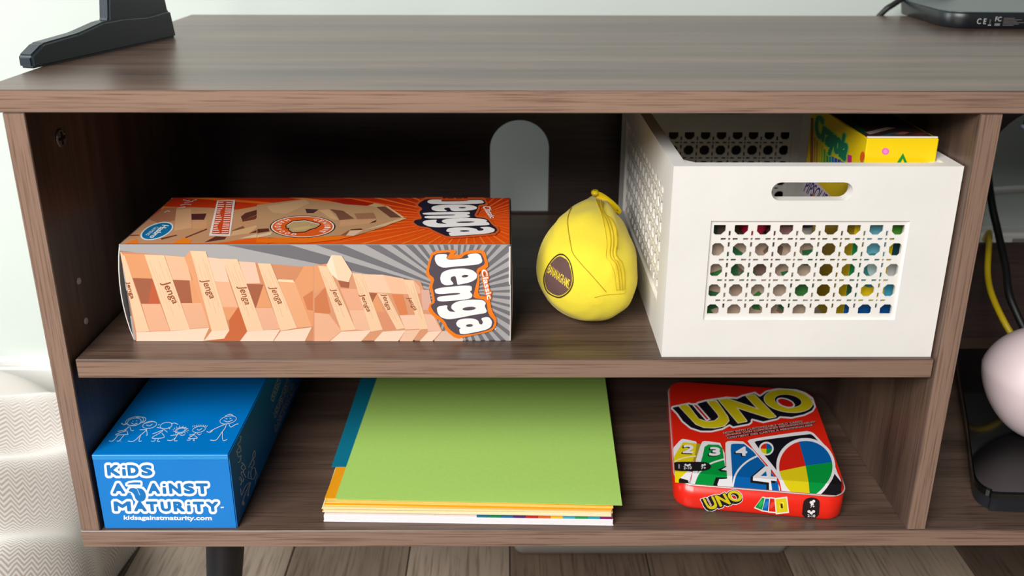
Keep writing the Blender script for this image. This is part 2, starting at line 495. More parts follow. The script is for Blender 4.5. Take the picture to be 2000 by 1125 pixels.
plate('back_panel', [(BW+0.007, 0.0), (XR+0.002, 0.0), (XR+0.002, Z2), (BW+0.007, Z2)], [arch(0.781, 0.905, 0.108, 0.2535)], 0.005,
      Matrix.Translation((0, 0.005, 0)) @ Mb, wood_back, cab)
m_leg = mat('black_leg_paint', (26, 27, 30), 0.45, noise=0.15, nscale=60)
for lx, ly, sx in ((0.077, 0.05, -0.02), (XR-0.077, 0.05, 0.02), (0.077, 0.26, -0.02), (XR-0.077, 0.26, 0.02)):
    rings = []
    for k in range(7):
        t = k/6; r = 0.0165-0.0065*t; z = -0.0147-FZ - t*(-0.0147-FZ)
        cx, cy = lx+sx*t, ly+(-0.012 if ly < 0.1 else 0.012)*t
        rings.append([(cx+r*math.cos(a), cy+r*math.sin(a), z) for a in (2*math.pi*i/24 for i in range(24))])
    loft('leg', rings[::-1], m_leg, cab)
m_zinc = mat('zinc_cam', (150, 150, 150), 0.3, metal=1.0, bump=0.9, bscale=900)
m_peg = mat('peg_hole_plastic', (190, 178, 165), 0.5)
c = cyl('cam_lock', (0.0006, 0.0375, 0.2903-FZ), 0.0062, 0.0016, m_zinc, cab, 20, 0.0004, axis=0)
box('cam_slot', (0.0013, 0.0365, 0.2903-FZ-0.0045), (0.0016, 0.0385, 0.2903-FZ+0.0045), mat('cam_slot_dark', (25, 25, 27), 0.4), c)
box('cam_slot', (0.0013, 0.0330, 0.2903-FZ-0.001), (0.00165, 0.0420, 0.2903-FZ+0.001), MATS['cam_slot_dark'], c)
for yy, zz in ((0.0289, 0.1891), (0.0292, 0.1579)):
    cyl('peg', (0.0006, yy, zz-FZ), 0.0024, 0.0016, m_peg, cab, 16, 0.0004, axis=0)

# ================================================================== TV stand foot on the top
m_blk = mat('black_plastic_satin', (34, 44, 52), 0.36, spec=0.6)
ft = thing('tv_stand_foot', 'black angled TV stand foot at left end of cabinet top', 'TV stand', (-0.0262, 0.0832, ZT))
fd = Vector((0.2689, 0.9632, 0)); fn = Vector((-0.9632, 0.2689, 0))
def prof(name, pts, a, b, m, bev):
    bm = bmesh.new(); F = [bm.verts.new(fd*s+fn*a+Vector((0, 0, z))) for s, z in pts]; B = [bm.verts.new(fd*s+fn*b+Vector((0, 0, z))) for s, z in pts]
    bm.faces.new(F); bm.faces.new(B[::-1]); n = len(pts)
    for i in range(n): bm.faces.new((F[(i+1) % n], F[i], B[i], B[(i+1) % n]))
    bmesh.ops.recalc_face_normals(bm, faces=bm.faces[:])
    bmesh.ops.bevel(bm, geom=bm.edges[:], offset=bev, segments=3, affect='EDGES', clamp_overlap=True)
    return from_bm(name, bm, m, ft)
prof('foot', [(-0.010, 0.0), (-0.010, 0.0090), (0.003, 0.0160), (0.040, 0.0185), (0.068, 0.0235), (0.092, 0.0235), (0.122, 0.0215), (0.1505, 0.0235), (0.1535, 0.0060), (0.1545, 0.0)], 0, 0.0125, m_blk, 0.0018)
prof('neck', [(0.066, 0.010), (0.076, 0.024), (0.079, 0.04), (0.084, 0.15), (0.140, 0.15), (0.1488, 0.032), (0.1525, 0.008)], 0.0025, 0.0125, m_blk, 0.0015)

# ================================================================== small set-top box and its cable
stb = thing('set_top_box', 'small black set-top box with printed approval marks at back right of cabinet top', 'set-top box', (0.785, 0.3600, ZT), -0.05)
m_stb = mat('set_top_box_black', (24, 27, 30), 0.35); m_stbt = mat('set_top_box_lid', (62, 72, 76), 0.3)
def slab(name, hw, hd, r, z0, z1, m, parent, ins=0.0, bev=0.001):
    ring = lambda k, z: [(x, y, z) for x, y in rrect(-hw+k, -hd+k, hw-k, hd-k, max(r-k, 0.001))]
    rings = [ring(ins+bev, z0), ring(ins, z0+bev), ring(0, z1-bev), ring(bev, z1)]
    o = loft(name, rings, m, parent, True)
    for p in o.data.polygons: p.use_smooth = len(p.vertices) == 4
    return o
slab('body', 0.068, 0.068, 0.022, 0.0, 0.0145, m_stb, stb, 0.002)
slab('lid', 0.0672, 0.0672, 0.0215, 0.0145, 0.0157, m_stbt, stb, 0.0, 0.0004)
Ms = Matrix.Translation((0.785, 0.3600, ZT)) @ Matrix.Rotation(-0.05, 4, 'Z')
a = Art((-0.046, -0.0681, 0.001), (1, 0, 0), (0, 0, 1), (0.092, 0.0125), world=Ms); a.clip = False
g = (170, 172, 174)
def loctext(a, t, x, y, wd, ht, col, off=0.0):
    v, tr = text2d(t, off); a._add(np.array([[x, y]])+v*np.array([[wd, ht]]), tr, lin(col))
loctext(a, 'C E', 0.006, 0.0035, 0.0085, 0.0052, g, 0.01)
loctext(a, 'FC', 0.0225, 0.0062, 0.0055, 0.0042, g, 0.01)
a.rect_local(0.0165, 0.0022, 0.0195, 0.003, g); a.rect_local(0.0175, 0.0036, 0.0185, 0.008, (90, 92, 94))
a.rect_local(0.0225, 0.002, 0.0275, 0.0044, (110, 112, 114))
for k in range(6): a.rect_local(0.030, 0.0022+k*0.0013, 0.030+0.010+0.009*((k*7) % 5)/4, 0.0022+k*0.0013+0.0006, (96, 92, 92))
a.build('printed_marks', stb)
tag(tube('power_cable', [(0.672, 0.425, ZT-0.060), (0.686, 0.415, ZT-0.022), (0.6985, 0.4035, ZT+0.0034), (0.7080, 0.4035, ZT+0.0110), (0.7230, 0.4100, ZT+0.0190), (0.745, 0.4330, ZT+0.0260), (0.775, 0.4400, ZT+0.0230), (0.793, 0.4340, ZT+0.0110), (0.789, 0.4275, ZT+0.008)], 0.0031, mat('black_cable', (18, 18, 19), 0.5)),
    'black cable curving over the back edge beside the set-top box', 'cable')

# ================================================================== wooden block tower game box (upper shelf)
JX0, JX1, JY, JD, JH = 0.0324, 0.3042, 0.0300, 0.1041, 0.0746
JL = JX1-JX0
jb = thing('block_game_box', 'long orange and grey stacking block game box on the middle shelf', 'game box', (JX0, JY, ZS))
m_card = mat('grey_card', (120, 118, 120), 0.5); m_cardw = mat('white_card_edge', (228, 224, 218), 0.6)
box('carton', (0, 0, 0), (JL, JD, JH), m_card, jb, 0.0005)
# --- front artwork
a = Art((0, 0, 0), (1, 0, 0), (0, 0, 1), (JL, JH), corners=[(260, 666), (998, 665), (993, 481), (236, 476)])
a.O = Vector((0, -0.00002, 0)); a.N = Vector((0, -1, 0))
a.crop(0, 0, 1)
a.rect_local(0.0006, 0.0006, JL-0.0006, JH-0.0006, (112, 110, 115))
cx, cy = 893, 572
NR = 46
for k in range(NR):
    t0, t1 = 2*math.pi*(k+0.08*math.sin(k*3.1))/NR, 2*math.pi*(k+0.52+0.1*math.sin(k*1.7))/NR
    tri = [(cx, cy), (cx+900*math.cos(t0), cy+900*math.sin(t0)), (cx+900*math.cos(t1), cy+900*math.sin(t1))]
    p = clip_poly(tri, (225, 470, 1005, 672))
    if len(p) > 2: a.poly(p, (168, 165, 166))
def lum(p, s=0): return tuple(max(0, min(255, x+s)) for x in p)
W0, W1, W2, W3, WE = (240, 200, 162), (232, 176, 140), (224, 154, 106), (162, 94, 66), (245, 211, 186)
A_ = [((65, 435), (100, 470), (262, 1005), (165, 1008), (100, 640), W0), ((90, 450), (240, 455), (292, 625), (150, 622), W2), ((150, 622), (292, 628), (345, 806), (208, 805), W3),
 ((292, 628), (300, 650), (345, 806), (258, 806), (190, 92, 58)), ((210, 808), (345, 808), (412, 1000), (265, 1005), W1), ((165, 1010), (415, 1003), (385, 1074), (168, 1074), WE),
 ((385, 462), (535, 475), (575, 640), (440, 635), (234, 184, 148)), ((440, 637), (578, 642), (578, 802), (497, 802), W3), ((560, 640), (605, 640), (645, 803), (578, 803), W2),
 ((497, 802), (645, 802), (697, 975), (555, 988), (230, 174, 138)), ((415, 1003), (697, 978), (650, 1074), (385, 1074), WE), ((527, 478), (570, 430), (610, 600), (722, 1000), (705, 990), (580, 620), (226, 158, 112)),
 ((690, 478), (802, 490), (847, 655), (740, 650), (242, 199, 172)), ((740, 652), (847, 655), (907, 832), (790, 830), W1), ((790, 830), (907, 832), (842, 925), (815, 918), W2),
 ((905, 832), (925, 850), (990, 975), (920, 1074), (660, 1074), (805, 1058), (842, 990), (840, 925), (196, 102, 58)), ((665, 1062), (842, 997), (802, 1056), (640, 1074), WE), ((715, 1000), (842, 995), (800, 1056), (665, 1065), (246, 212, 184)),
 ((915, 508), (1032, 515), (1068, 662), (965, 665), (240, 194, 168)), ((965, 666), (1090, 672), (1060, 836), (1025, 836), W3), ((1090, 672), (1152, 836), (1035, 836), W2), ((1030, 838), (1152, 838), (1207, 985), (1085, 1000), (230, 174, 142)),
 ((970, 1005), (1207, 990), (1155, 1074), (918, 1074), WE), ((1190, 640), (1310, 655), (1432, 970), (1325, 980), (231, 168, 124)), ((1196, 634), (1300, 640), (1310, 658), (1190, 650), (243, 214, 176)), ((1210, 1003), (1432, 975), (1382, 1074), (1160, 1074), WE),
 ((1310, 655), (1380, 540), (1460, 545), (1460, 965), (1432, 970), W2), ((1370, 760), (1460, 700), (1460, 860), (1400, 850), (206, 124, 80))]
a.crop(220, 370, 3.63)
a.poly([(60, 432), (1500, 560), (1500, 1074), (160, 1074), (100, 640)], (206, 138, 98))
for q in A_: a.poly(q[:-1], q[-1])
def tall(q, col=W0, n=5):
    a.poly(q, col); A, B, C2, D2 = [np.array(p, float) for p in q]        # A->B across the top, D->C across the bottom
    for k in range(n):
        u = (k+0.6+0.3*math.sin(k*5+q[0][0]))/n*0.9; t0 = 0.08+0.25*((k*37) % 3)/3; t1 = t0+0.55
        P = lambda t: (A+(B-A)*u)*(1-t)+(D2+(C2-D2)*u)*t
        a.stroke([P(t0), P((t0+t1)/2)+np.array([2, 0]), P(t1)], 4, lum(col, -16))
for q in [[(240, 455), (382, 462), (557, 990), (415, 1000)], [(570, 430), (682, 435), (842, 995), (715, 1000)], [(800, 488), (907, 492), (1087, 1000), (970, 1003)], [(1050, 520), (1142, 525), (1327, 980), (1210, 1000)]]: tall(q)
BR = (146, 76, 44)
for q in [[(345, 660), (425, 812), (485, 800), (418, 640)], [(630, 640), (692, 775), (752, 765), (700, 630)], [(893, 685), (945, 815), (1003, 815), (968, 680)], [(1120, 690), (1180, 812), (1240, 805), (1182, 685)], [(98, 650), (125, 775), (162, 765), (128, 645)]]:
    a.text('Jenga', q, BR, 0.012)
a.crop(620, 370, 3.63)
B_ = [((-10, 540), (120, 520), (265, 590), (740, 650), (800, 790), (900, 1000), (1050, 1062), (-10, 1074), (214, 150, 112)), ((0, 540), (30, 535), (80, 690), (0, 730), W2), ((0, 770), (75, 690), (115, 870), (0, 960), (204, 122, 78)),
 ((0, 870), (100, 880), (192, 1000), (100, 1074), (0, 1074), W1), ((180, 700), (312, 705), (357, 852), (245, 852), (230, 168, 134)), ((245, 853), (357, 853), (405, 1000), (290, 990), (234, 184, 150)), ((320, 600), (482, 605), (542, 735), (370, 725), (241, 198, 168)),
 ((370, 728), (442, 735), (410, 810), (398, 800), W3), ((400, 812), (438, 740), (492, 866), (428, 866), W2), ((430, 868), (562, 868), (602, 985), (482, 1000), (216, 144, 108)), ((480, 605), (622, 632), (682, 742), (540, 736), (238, 188, 154)),
 ((540, 740), (622, 745), (658, 882), (600, 886), (215, 128, 80)), ((690, 640), (737, 690), (744, 735), (712, 742), W1), ((745, 710), (802, 710), (828, 852), (760, 852), (218, 170, 152)), ((600, 890), (737, 885), (752, 985), (640, 990), (240, 197, 168)),
 ((760, 880), (832, 885), (893, 1000), (800, 1002), (236, 188, 162)), ((110, 1074), (190, 1005), (402, 995), (330, 1074), WE), ((420, 1074), (482, 1005), (642, 995), (590, 1074), WE), ((600, 1074), (640, 997), (747, 990), (690, 1074), (236, 192, 162)),
 ((740, 1074), (802, 1005), (893, 1000), (830, 1074), WE), ((840, 1074), (900, 1000), (1000, 1000), (1050, 1062), (1040, 1074), (222, 190, 168))]
for q in B_: a.poly(q[:-1], q[-1])
for q in [[(25, 540), (97, 545), (292, 990), (190, 1000)], [(265, 592), (332, 597), (482, 990), (400, 1005)], [(440, 735), (512, 738), (637, 980), (580, 990)], [(625, 640), (692, 645), (802, 985), (742, 990)]]: tall(q, W0, 4)
a.poly([(85, 535), (120, 465), (190, 470), (265, 590), (240, 655), (165, 640)], (245, 208, 174)); a.poly([(165, 642), (245, 656), (240, 696), (185, 690)], W3)
a.poly([(85, 535), (120, 465), (135, 520), (165, 640), (120, 600)], (250, 222, 196))
for q in [[(105, 705), (160, 818), (210, 822), (152, 700)], [(310, 745), (360, 862), (405, 867), (352, 735)], [(462, 740), (505, 852), (547, 852), (507, 735)], [(640, 765), (690, 858), (732, 852), (677, 760)]]: a.text('Jenga', q, BR, 0.012)
a.build('front_artwork', jb)
# --- front logo (a part of its own)
def logo_letters(a, letters, holes, white):
    for nm, p in letters: 
        hs = [h for k, h in holes if k == nm]
        a.loops([chaikin(p, 2)]+hs, white)
a.crop(820, 470, 5.626); a.lay = 190
OR_ = [(140, 120), (395, 105), (400, 140), (372, 158), (440, 165), (500, 120), (700, 105), (745, 265), (745, 300), (640, 345), (660, 430), (640, 600), (765, 618), (795, 760), (852, 860), (846, 930), (800, 990), (540, 1047), (420, 1072), (310, 985), (265, 890), (160, 820), (110, 760), (125, 690), (160, 668), (140, 560), (110, 510), (140, 440), (75, 370), (100, 260)]
DK_ = [(160, 150), (350, 130), (308, 180), (305, 208), (450, 202), (500, 155), (660, 138), (695, 200), (712, 265), (615, 320), (640, 400), (602, 560), (590, 625), (732, 648), (757, 800), (832, 880), (803, 962), (640, 1012), (440, 1036), (335, 960), (290, 870), (180, 790), (132, 705), (187, 675), (165, 560), (150, 500), (175, 415), (108, 362), (130, 230)]
a.poly(chaikin(OR_, 1), (240, 124, 24)); a.poly(chaikin(DK_, 1), (84, 74, 84))
L1 = [('J', [(182, 155), (310, 153), (295, 200), (330, 217), (542, 200), (515, 157), (655, 145), (692, 264), (400, 287), (265, 302), (200, 272), (170, 210)]),
 ('e', [(233, 410), (252, 350), (330, 318), (470, 306), (575, 323), (632, 370), (622, 420), (560, 458), (428, 484), (420, 478), (412, 440), (398, 388), (352, 398), (345, 430), (388, 480), (295, 492), (248, 465)]),
 ('n', [(172, 520), (572, 484), (578, 545), (552, 553), (585, 590), (577, 622), (530, 642), (213, 670), (202, 610), (420, 592), (460, 578), (420, 570), (190, 588)]),
 ('g', [(203, 720), (322, 700), (313, 740), (340, 772), (412, 780), (358, 740), (363, 700), (420, 663), (560, 643), (692, 646), (733, 680), (715, 713), (753, 787), (600, 810), (450, 842), (330, 860), (250, 837), (213, 790)]),
 ('a', [(413, 900), (440, 863), (510, 848), (600, 848), (652, 870), (665, 907), (690, 917), (707, 890), (678, 845), (762, 828), (803, 880), (792, 942), (730, 977), (463, 1030), (448, 965), (472, 960), (428, 935)])]
H1 = [('e', ell(500, 391, 36, 14, -6, 20)), ('g', ell(552, 742, 72, 20, -5, 24)), ('a', ell(560, 925, 38, 15, -4, 20))]
logo_letters(a, L1, H1, (246, 246, 244))
cq = [(668, 322), (742, 648), (800, 628), (728, 318)]
v_, t_ = text2d('Classic', 0.02); P_ = quad_map(v_, cq)
a.loops(grow([tri_segs(P_, t_)], 11, 3.2), (238, 110, 20)); a._add(a.loc(P_), t_, lin((250, 250, 246)))
a.poly(ell(842, 964, 8, 8, 0, 12), (235, 235, 235))
lf = a.build('front_logo', jb); lf['label'] = 'white lettering on dark shape with orange outline'
# --- top artwork
a = Art((0, 0, JH), (1, 0, 0), (0, 1, 0), (JL, JD), corners=[(236, 476), (993, 481), (998, 386), (335, 383)])
def og(x, y):
    t = min(max(y/JD, 0), 1); return tuple(p*(1-t)+q*t for p, q in zip(lin((236, 88, 16)), lin((196, 44, 14))))
a._add(np.array([(0.0006+(JL-0.0012)*i/12, 0.0006+(JD-0.0012)*j/6) for j in range(7) for i in range(13)]), [(j*13+i, j*13+i+1, j*13+i+14, j*13+i+13) for j in range(6) for i in range(12)], og)
lx, ly = JL*0.885, JD*0.5
for k in range(52):
    t0 = 2*math.pi*k/52; t1 = t0+2*math.pi/52*0.22
    p = clip_poly([(lx, ly), (lx+0.4*math.cos(t0), ly+0.4*math.sin(t0)), (lx+0.4*math.cos(t1), ly+0.4*math.sin(t1))], (0.001, 0.001, JL-0.001, JD-0.001))
    if len(p) > 2: a._add(np.array(p), [tuple(range(len(p)))], lin((246, 132, 44) if k % 2 else (240, 108, 30)))
a.crop(230, 375, 6.897)
G_ = [((60, 692), (420, 360), (620, 200), (980, 195), (1230, 205), (1550, 240), (1990, 160), (2010, 600), (1700, 640), (1340, 692), (196, 146, 106)), ((420, 360), (620, 200), (780, 200), (760, 380), (560, 420), (170, 112, 82)), ((780, 230), (970, 215), (985, 480), (760, 520), (214, 164, 122)),
 ((980, 290), (1182, 285), (1150, 372), (985, 372), (80, 40, 40)), ((985, 376), (1192, 372), (1182, 490), (1000, 502), (208, 154, 110)), ((1640, 330), (1700, 280), (1980, 200), (1982, 250), (1660, 382), (92, 50, 40)), ((1660, 382), (1900, 290), (1830, 370), (1660, 402), (110, 58, 40)),
 ((900, 612), (1190, 490), (1195, 508), (920, 622), (112, 62, 42)), ((580, 622), (790, 574), (802, 586), (600, 642), (110, 58, 38)), ((170, 575), (300, 572), (300, 584), (170, 588), (110, 58, 38)), ((1160, 682), (1310, 600), (1452, 610), (1430, 642), (98, 48, 38)), ((1520, 522), (1670, 460), (1702, 500), (1530, 528), (134, 84, 54)),
 ((1540, 530), (1900, 440), (1760, 560), (1500, 600), (216, 172, 126)), ((1750, 562), (1880, 505), (2010, 500), (1960, 542), (98, 52, 38)), ((1620, 632), (1960, 542), (2010, 560), (1960, 612), (228, 198, 164)), ((120, 692), (270, 630), (292, 692), (242, 122, 22)), ((730, 694), (890, 620), (1002, 650), (960, 694), (242, 132, 22)),
 ((1340, 696), (1600, 652), (1920, 622), (2010, 600), (2010, 715), (1340, 712), (236, 92, 14))]
for q in G_: a.poly(q[:-1], q[-1])
for k, q in enumerate([(860, 95, 960, 110), (985, 100, 1050, 92), (830, 170, 975, 160), (800, 210, 900, 190), (620, 270, 700, 255), (880, 130, 1000, 118)]): a.stroke([(q[0], q[1]), ((q[0]+q[2])/2, q[3]-8+16*(k % 2)), (q[2], q[3])], 9, (222, 200, 190))
a.poly(ell(532, 524, 226, 106, -20, 36), (226, 228, 228)); a.poly(ell(532, 524, 205, 92, -20, 36), (12, 112, 164))
a.text('Hasbro', [(600, 438), (430, 612), (500, 624), (690, 450)], (232, 236, 238), 0.03)
a.text('GAMING', [(500, 470), (380, 575), (420, 588), (560, 468)], (190, 214, 226), 0.02)
a.poly([(1318, 108), (1562, 100), (1502, 598), (1222, 592)], (234, 226, 220)); a.poly([(1338, 118), (1528, 114), (1484, 574), (1258, 570)], (206, 70, 26))
for k in range(15):
    t = (k+0.6)/15.2; x0 = 1338+(1258-1338)*t; x1 = 1528+(1484-1528)*t; y = 116+456*t
    a.stroke([(x0+6, y+4*math.sin(k*2.3)), (x0+(x1-x0)*(0.35+0.1*math.sin(k)), y-3)], 11, (240, 228, 222)); a.stroke([(x0+(x1-x0)*0.56, y+2), (x1-8, y+4*math.cos(k*1.9))], 11, (240, 228, 222))
a.crop(500, 375, 6.897)
H_ = [((-10, 170), (100, 160), (640, 90), (900, 130), (1550, 170), (1700, 180), (1970, 360), (1720, 480), (1290, 612), (1110, 602), (600, 642), (-10, 622), (190, 148, 108)), ((960, 120), (1240, 90), (1560, 160), (1480, 192), (1200, 172), (172, 32, 14)), ((120, 190), (640, 100), (700, 150), (380, 300), (200, 280), (206, 166, 124)),
 ((640, 230), (822, 240), (750, 292), (660, 290), (76, 48, 50)), ((970, 235), (1150, 260), (1302, 372), (1100, 392), (1050, 300), (122, 80, 62)), ((820, 250), (960, 240), (1090, 390), (1000, 380), (212, 170, 128)), ((1600, 210), (1720, 205), (1940, 357), (1790, 360), (112, 70, 54)), ((1480, 442), (1600, 390), (1590, 420), (1500, 442), (84, 48, 34)),
 ((1110, 390), (1600, 378), (1500, 442), (1100, 482), (206, 156, 116)), ((1300, 300), (1560, 290), (1600, 370), (1340, 380), (158, 112, 82)), ((1250, 520), (1390, 508), (1412, 526), (1240, 532), (94, 48, 34)), ((1110, 602), (1240, 522), (1190, 602), (146, 90, 64)), ((1240, 540), (1420, 530), (1290, 608), (1180, 608), (226, 190, 160)),
 ((1420, 532), (1960, 360), (2010, 372), (1720, 472), (220, 184, 140)), ((1500, 190), (1580, 155), (1722, 190), (1600, 212), (206, 170, 126)), ((1720, 190), (1760, 200), (1975, 355), (1940, 360), (226, 188, 140)), ((-10, 640), (600, 622), (1290, 612), (1100, 660), (660, 706), (-10, 700), (242, 116, 18)), ((0, 510), (150, 500), (160, 540), (0, 565), (92, 46, 36)), ((0, 590), (200, 545), (180, 590), (0, 630), (226, 196, 162))]
for q in H_: a.poly(q[:-1], q[-1])
a.poly(ell(605, 480, 440, 154, 0, 48), (40, 22, 20)); a.poly(ell(605, 480, 424, 146, 0, 48), (240, 226, 218)); a.poly(ell(605, 480, 404, 138, 0, 48), (224, 92, 30))
DC = [(385, 465), (480, 405), (640, 395), (700, 410), (840, 450), (790, 490), (690, 520), (640, 547), (470, 557), (420, 522), (430, 500), (390, 495)]
a.loops(grow([loop_segs([DC])], 12, 5), (46, 24, 22)); a.poly(DC, (186, 158, 112)); a.stroke([(395, 463), (482, 408), (640, 398), (700, 413), (830, 448)], 9, (236, 222, 208)); a.poly([(470, 500), (690, 470), (740, 490), (640, 520), (480, 530)], (206, 172, 116))
def arc_text(s, a0, a1, inward):
    for i, ch in enumerate(s):
        t = math.radians(a0+(a1-a0)*i/(len(s)-1)); e = 1e-3
        P = lambda tt, r: np.array([605+r*404*math.cos(tt), 480+r*138*math.sin(tt)])
        dt = math.radians(abs(a1-a0)/len(s))*0.36; sg = 1 if a1 > a0 else -1
        lo, hi = (0.93, 0.73) if inward else (0.73, 0.93)
        a.text(ch, [P(t-sg*dt, lo), P(t+sg*dt, lo), P(t+sg*dt, hi), P(t-sg*dt, hi)], (248, 232, 222), 0.02)
arc_text('GENUINE', -58, 38, False); arc_text('HARDWOOD', -128, -250, True)
a.build('top_artwork', jb)
a.crop(780, 375, 8.696); a.lay = 150
TD = [(330, 190), (440, 128), (705, 128), (690, 160), (1170, 165), (1180, 136), (1435, 138), (1475, 222), (1335, 240), (1330, 300), (1245, 450), (1475, 478), (1565, 600), (1625, 640), (1645, 690), (1585, 742), (1200, 772), (800, 802), (560, 690), (470, 632), (300, 610), (210, 540), (240, 500), (370, 480), (310, 360), (380, 300), (290, 240)]
a.loops(grow([loop_segs([TD])], 34, 9), (214, 92, 38)); a.poly(chaikin(TD, 1), (34, 32, 50))
L2 = [('J', [(452, 180), (500, 138), (727, 138), (695, 160), (720, 176), (1150, 171), (1175, 150), (1412, 147), (1453, 219), (620, 219), (500, 211)]), ('e', [(522, 290), (558, 255), (700, 233), (1000, 226), (1243, 243), (1319, 280), (1293, 317), (1150, 340), (868, 347), (840, 280), (752, 290), (745, 315), (812, 347), (620, 347), (542, 325)]),
 ('n', [(362, 370), (1182, 355), (1188, 400), (1122, 405), (1199, 435), (1152, 462), (1000, 470), (413, 477), (393, 430), (900, 424), (940, 412), (880, 406), (385, 410)]), ('g', [(357, 555), (398, 508), (622, 493), (594, 530), (620, 562), (802, 574), (698, 540), (698, 508), (800, 478), (1100, 468), (1402, 483), (1484, 515), (1447, 540), (1492, 545), (1524, 599), (1200, 607), (800, 627), (600, 634), (448, 612)]),
 ('a', [(762, 690), (798, 648), (950, 633), (1150, 636), (1283, 660), (1312, 697), (1390, 692), (1413, 665), (1328, 633), (1502, 623), (1604, 670), (1583, 717), (1450, 747), (1000, 777), (828, 789), (803, 730), (862, 720), (778, 710)])]
H2 = [('e', ell(1060, 287, 66, 12, 0, 20)), ('g', ell(1100, 542, 160, 12, -1, 24)), ('a', ell(1080, 698, 86, 13, 0, 20))]
logo_letters(a, L2, H2, (246, 244, 242))
a.text('Classic', [(1398, 262), (1530, 482), (1632, 462), (1540, 258)], (244, 232, 226), 0.025)
lf = a.build('top_logo', jb); lf['label'] = 'white lettering on dark shape with orange outline'
# --- end flaps: white cut edges, bulging a little
def flap(name, x, sg, m, dy=0.0, bul=0.0035):
    rows = []
    for j in range(9):
        t = j/8; rows.append([(x+sg*(0.0003+bul*math.sin(math.pi*t)**0.8*(1-0.35*s)), s*JD*0.98+0.001-0.0018*(s == 0)*math.sin(math.pi*t), t*JH*0.995+0.0002) for s in (0, 0.33, 0.66, 1)])
    v = [p for r in rows for p in r]; n = len(v); th = 0.0007
    v += [(p[0]-sg*th, p[1], p[2]) for p in v]; f = []
    for j in range(8):
        for i in range(3):
            q = (j*4+i, j*4+i+1, j*4+i+5, j*4+i+4); f.append(q); f.append(tuple(n+k for k in q[::-1]))
        for i in (0, 3): q = (j*4+i, j*4+4+i); f.append((q[0], q[1], n+q[1], n+q[0]))
    o = from_pd(name, v, f, m, jb); bm = bmesh.new(); bm.from_mesh(o.data); bmesh.ops.recalc_face_normals(bm, faces=bm.faces[:]); bm.to_mesh(o.data); bm.free()
flap('end_flap', -0.0002, -1, m_cardw); flap('end_flap', JL+0.0002, 1, mat('brown_card_side', (92, 74, 64), 0.6), bul=0.0012)
box('flap_edge', (JL-0.0003, -0.0012, 0.0005), (JL+0.0004, -0.0002, JH*0.60), m_cardw, jb, 0.0002); box('flap_edge', (JL-0.0010, -0.0016, JH*0.60), (JL+0.0002, -0.0003, JH*0.985), m_cardw, jb, 0.0002)

# ================================================================== blue card game box (bottom left)
KX0, KX1, KY, KH, KD = 0.0022, 0.1010, 0.0022, 0.0647, 0.235
kb = thing('card_game_box', 'blue card game box with white bubble lettering in lower left corner', 'game box', (KX0, KY, 0))
m_blue = mat('blue_gloss_card', (0, 126, 212), 0.3, noise=0.03, nscale=20); KW = KX1-KX0
box('carton', (0, 0, 0), (KW, KD, KH), m_blue, kb, 0.0008, 2)
box('lid_lip', (0.0004, -0.0006, KH-0.0042), (KW-0.0004, 0.0004, KH-0.0002), mat('light_blue_card_edge', (40, 150, 220), 0.35), kb, 0.0003)
a = Art((0, -0.00005, 0), (1, 0, 0), (0, 0, 1), (KW, KH), corners=[(203, 1034), (462, 1032), (447, 888), (178, 888)])
a.crop(190, 890, 7.692)
BL, WH = (0, 118, 194), (248, 250, 252)
segs = []
for y0, y1, row in ((154, 292, (('K', 158, 325), ('i', 372, 428), ('D', 470, 614), ('S', 676, 820))), (430, 562, (('A', 238, 398), ('A', 778, 926), ('i', 980, 1034), ('N', 1092, 1246), ('S', 1313, 1448), ('T', 1500, 1652))),
                    (704, 828, (('M', 256, 490), ('A', 560, 722), ('T', 748, 893), ('U', 965, 1092), ('R', 1156, 1292), ('i', 1344, 1398), ('T', 1452, 1590), ('Y', 1652, 1800)))):
    for ch, xa, xb in row:
        dx = (y0-154)*0.02
        if ch == 'i':
            h_ = y1-y0; segs.append(loop_segs([[(xa+16, y0+h_*0.44), (xb-14, y0+h_*0.44), (xb-6, y1), (xa+20, y1)]])); segs.append(loop_segs([ell((xa+xb)/2, y0+h_*0.08, 12, 5, 0, 14)]))
        else:
            v, tr = text2d(ch); segs.append(tri_segs(quad_map(v, [(xa+6, y1), (xb+6, y1), (xb-6, y0), (xa-6, y0)]), tr))
TG = [(470, 525), (495, 492), (545, 487), (590, 502), (610, 488), (680, 502), (722, 555), (735, 620), (712, 672), (665, 697), (612, 690), (572, 650), (552, 585), (515, 548), (478, 540)]
BAR = [(452, 434), (480, 418), (560, 406), (648, 408), (650, 434), (560, 432)]
gs = [loop_segs([TG]), loop_segs([BAR])]
a.loops(grow(segs, 50, 7), WH); a.loops(grow(gs, 34, 7), WH); a.loops(grow(segs, 13, 5), BL); a.loops(grow(gs[1:], 3, 5), BL); a.poly(chaikin(TG, 2), BL)
a.stroke([(600, 506), (618, 545), (640, 596)], 12, (150, 205, 235), True)
a.poly([(452, 560), (500, 560), (512, 580), (470, 572)], BL)
a.poly([(1848, 768), (1895, 764), (1895, 782), (1848, 786)], WH)
a.text('kidsagainstmaturity.com', [(392, 988), (1715, 988), (1715, 902), (392, 902)], WH, 0.03)
a.build('front_lettering', kb)
Mk = Matrix.Translation((KX0, KY, 0))
a = Art((0, 0, KH), (1, 0, 0), (0, 1, 0), (KW, KD), world=Mk); a.crop(200, 800, 7.143)
PW = (214, 226, 240)
def fig(strokes, w_=9):
    for s_ in strokes: a.stroke(s_, w_, PW, len(s_) > 2)
def head(cx, cy, rx, ry, rot=-12): a.stroke(ell(cx, cy, rx, ry, rot, 18), 8, PW, False, True)
head(445, 172, 98, 52); head(450, 160, 128, 58); a.stroke([(470, 110), (560, 105), (606, 125), (590, 165), (548, 185)], 9, PW, True); a.stroke([(262, 190), (300, 210), (345, 190)], 16, PW, True)
